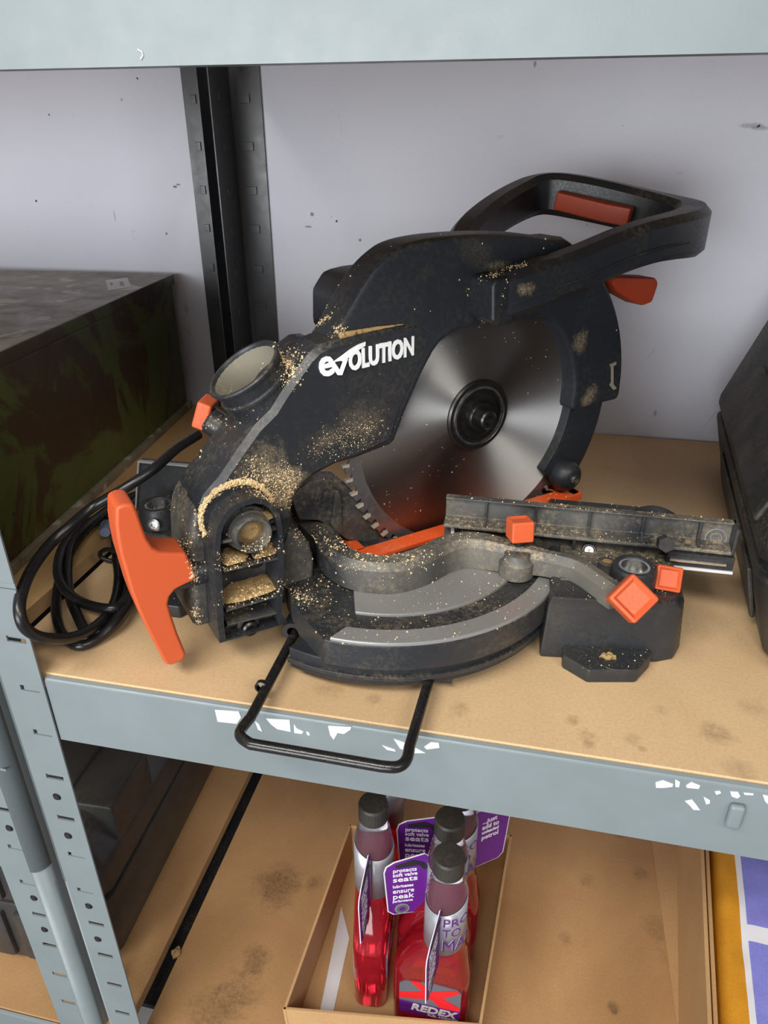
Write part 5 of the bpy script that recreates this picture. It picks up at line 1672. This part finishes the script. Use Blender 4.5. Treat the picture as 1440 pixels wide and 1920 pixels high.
# ================================================================== loose flakes of sawdust on the saw
bpy.context.view_layer.update()
dg = bpy.context.evaluated_depsgraph_get()
rnd = random.Random(3)
bm = bmesh.new()
W8 = {'arm': 0.8, 'arm_panel': 0.35, 'upper_blade_cover': 0.3, 'fence_bar_casting': 3.0, 'table_sector': 2.0, 'table_band': 2.4, 'pivot_yoke': 1.2, 'trunnion_cheek': 3, 'sliding_fence': 3.5,
      'fixed_fence': 3, 'base_casting': 1.5, 'base_deck': 4, 'dust_chute': 1.5, 'kerf_plate': 1.5, 'turntable': 2, 'bar_boss': 3, 'clamp_socket': 1, 'arm_hump': 2, 'base_foot': 2, 'pivot_housing': 0.5, 'saw_blade': 0.10, 'lower_guard': 0.2}
cand = []
for o in saw.children_recursive:
    if o.type != 'MESH':
        continue
    k = W8.get(o.name.split('.')[0], 0)
    if k <= 0:
        continue
    mw = o.matrix_world
    me = o.data
    n3 = mw.to_3x3()
    me.calc_loop_triangles()
    for t in me.loop_triangles:
        nn = (n3 @ t.normal).normalized()
        lim = -0.2 if k < 0.4 else 0.25
        if nn.z < lim:
            continue
        cand.append((t.area * k * (0.25 + max(nn.z, 0)), [mw @ me.vertices[v].co for v in t.vertices], nn))
tot = sum(c[0] for c in cand)
acc, cum = 0.0, []
for c in cand:
    acc += c[0]
    cum.append(acc)


def put_flake(p, nn, sz):
    tx = nn.orthogonal().normalized()
    tx.rotate(Matrix.Rotation(rnd.random() * 6.28, 3, nn))
    ty = nn.cross(tx)
    el = rnd.uniform(0.5, 1.0)
    tip = [bm.verts.new(p + tx * sz - nn * 0.0001), bm.verts.new(p - tx * sz * 0.6 + ty * sz * el - nn * 0.0001),
           bm.verts.new(p - tx * sz * 0.7 - ty * sz * el - nn * 0.0001), bm.verts.new(p + nn * sz * 0.8)]
    for q in ((0, 1, 3), (1, 2, 3), (2, 0, 3), (0, 2, 1)):
        bm.faces.new([tip[i] for i in q])


DRIFTS = (
    (dr, (0.0012, 0.001, 0.0012), 1500, 0.0009),
    ([(-0.1675,-0.005,0.0632),(-0.167,-0.002,0.0556),(-0.1732,0.004,0.0494),(-0.1674,-0.01,0.0688)], (0.004, 0.005, 0.004), 420, 0.0010),
    ([(-0.1352,-0.01,0.0885),(-0.1331,0.012,0.0861)], (0.0025, 0.003, 0.0015), 160, 0.0009),
    ([(-0.2368,-0.034,-0.0014),(-0.2294,-0.034,0.0041),(-0.2336,-0.034,0.0021)], (0.003, 0.003, 0.002), 220, 0.0010),
    ([(-0.2002,-0.03,0.0345),(-0.2139,-0.036,0.0189),(-0.1985,-0.01,0.0264)], (0.006, 0.004, 0.003), 220, 0.0007),
    ([(-0.1939,0.026,-0.0057),(-0.1838,0.026,-0.004),(-0.1985,0.026,-0.0147),(-0.18,0.024,-0.0203),(-0.2085,0.026,0.0038)], (0.007, 0.001, 0.006), 900, 0.0007),
    ([(-0.1155,0.022,0.0187),(-0.1289,0.022,0.009),(-0.147,0.024,0.0135)], (0.012, 0.001, 0.007), 420, 0.0004),
    ([(-0.0153,0.02,0.0874),(-0.0185,0.02,0.0838)], (0.0015, 0.001, 0.003), 110, 0.0007),
    ([(-0.018,0.03,0.1159),(0.0011,0.03,0.1198)], (0.006, 0.004, 0.001), 160, 0.0006),
    ([(-0.2553,0.02,-0.0562),(-0.255,0.024,-0.065),(-0.254,0.01,-0.0468),(-0.2568,0.03,-0.0853),(-0.2565,0.032,-0.0932)], (0.002, 0.003, 0.004), 420, 0.0009),
    ([(-0.2352,0.03,-0.0572),(-0.2235,0.03,-0.0566),(-0.2036,0.03,-0.0561),(-0.2306,0.03,-0.0877),(-0.2104,0.03,-0.0887)], (0.008, 0.006, 0.001), 700, 0.0009),
    ([(-0.1877,0.03,-0.0956),(-0.1819,0.03,-0.1072),(-0.157,0.01,-0.0685),(-0.1699,0.01,-0.0602)], (0.005, 0.006, 0.003), 420, 0.0009),
    ([(-0.1491,0.04,-0.0561),(-0.128,0.05,-0.0781),(-0.1461,0.05,-0.0747),(-0.1012,0.06,-0.0812)], (0.01, 0.01, 0.003), 420, 0.0010),
)
import bisect
for _ in range(9000):
    c = cand[min(bisect.bisect(cum, rnd.random() * tot), len(cand) - 1)]
    a, b_ = rnd.random(), rnd.random()
    if a + b_ > 1:
        a, b_ = 1 - a, 1 - b_
    p = c[1][0] + (c[1][1] - c[1][0]) * a + (c[1][2] - c[1][0]) * b_
    if mnoise.noise(p * 40) < rnd.uniform(-0.5, 0.35):
        continue
    put_flake(p, c[2], 0.00022 + 0.0008 * rnd.random() ** 5)
# thicker drifts where the dust has gathered
for (px_, spread, cnt, big_) in DRIFTS:
    for _ in range(cnt):
        c_ = px_[rnd.randrange(len(px_))]
        q = Vector((c_[0] + rnd.gauss(0, spread[0]), -(c_[1] + rnd.gauss(0, spread[1])), c_[2] + rnd.gauss(0, spread[2])))
        wq = HM @ q
        d_ = (-NV * 0.75 - Vector((0, 0, 0.66))).normalized()
        hit, loc, nrm, idx, ob, mt_ = scene.ray_cast(dg, wq - d_ * 0.03, d_, distance=0.06)
        if hit:
            put_flake(loc, nrm, 0.0003 + big_ * rnd.random() ** 3)
fl = finish(bm, 'sawdust_flakes', M_FLAKE, saw, smooth=False)
fl['kind'] = 'stuff'
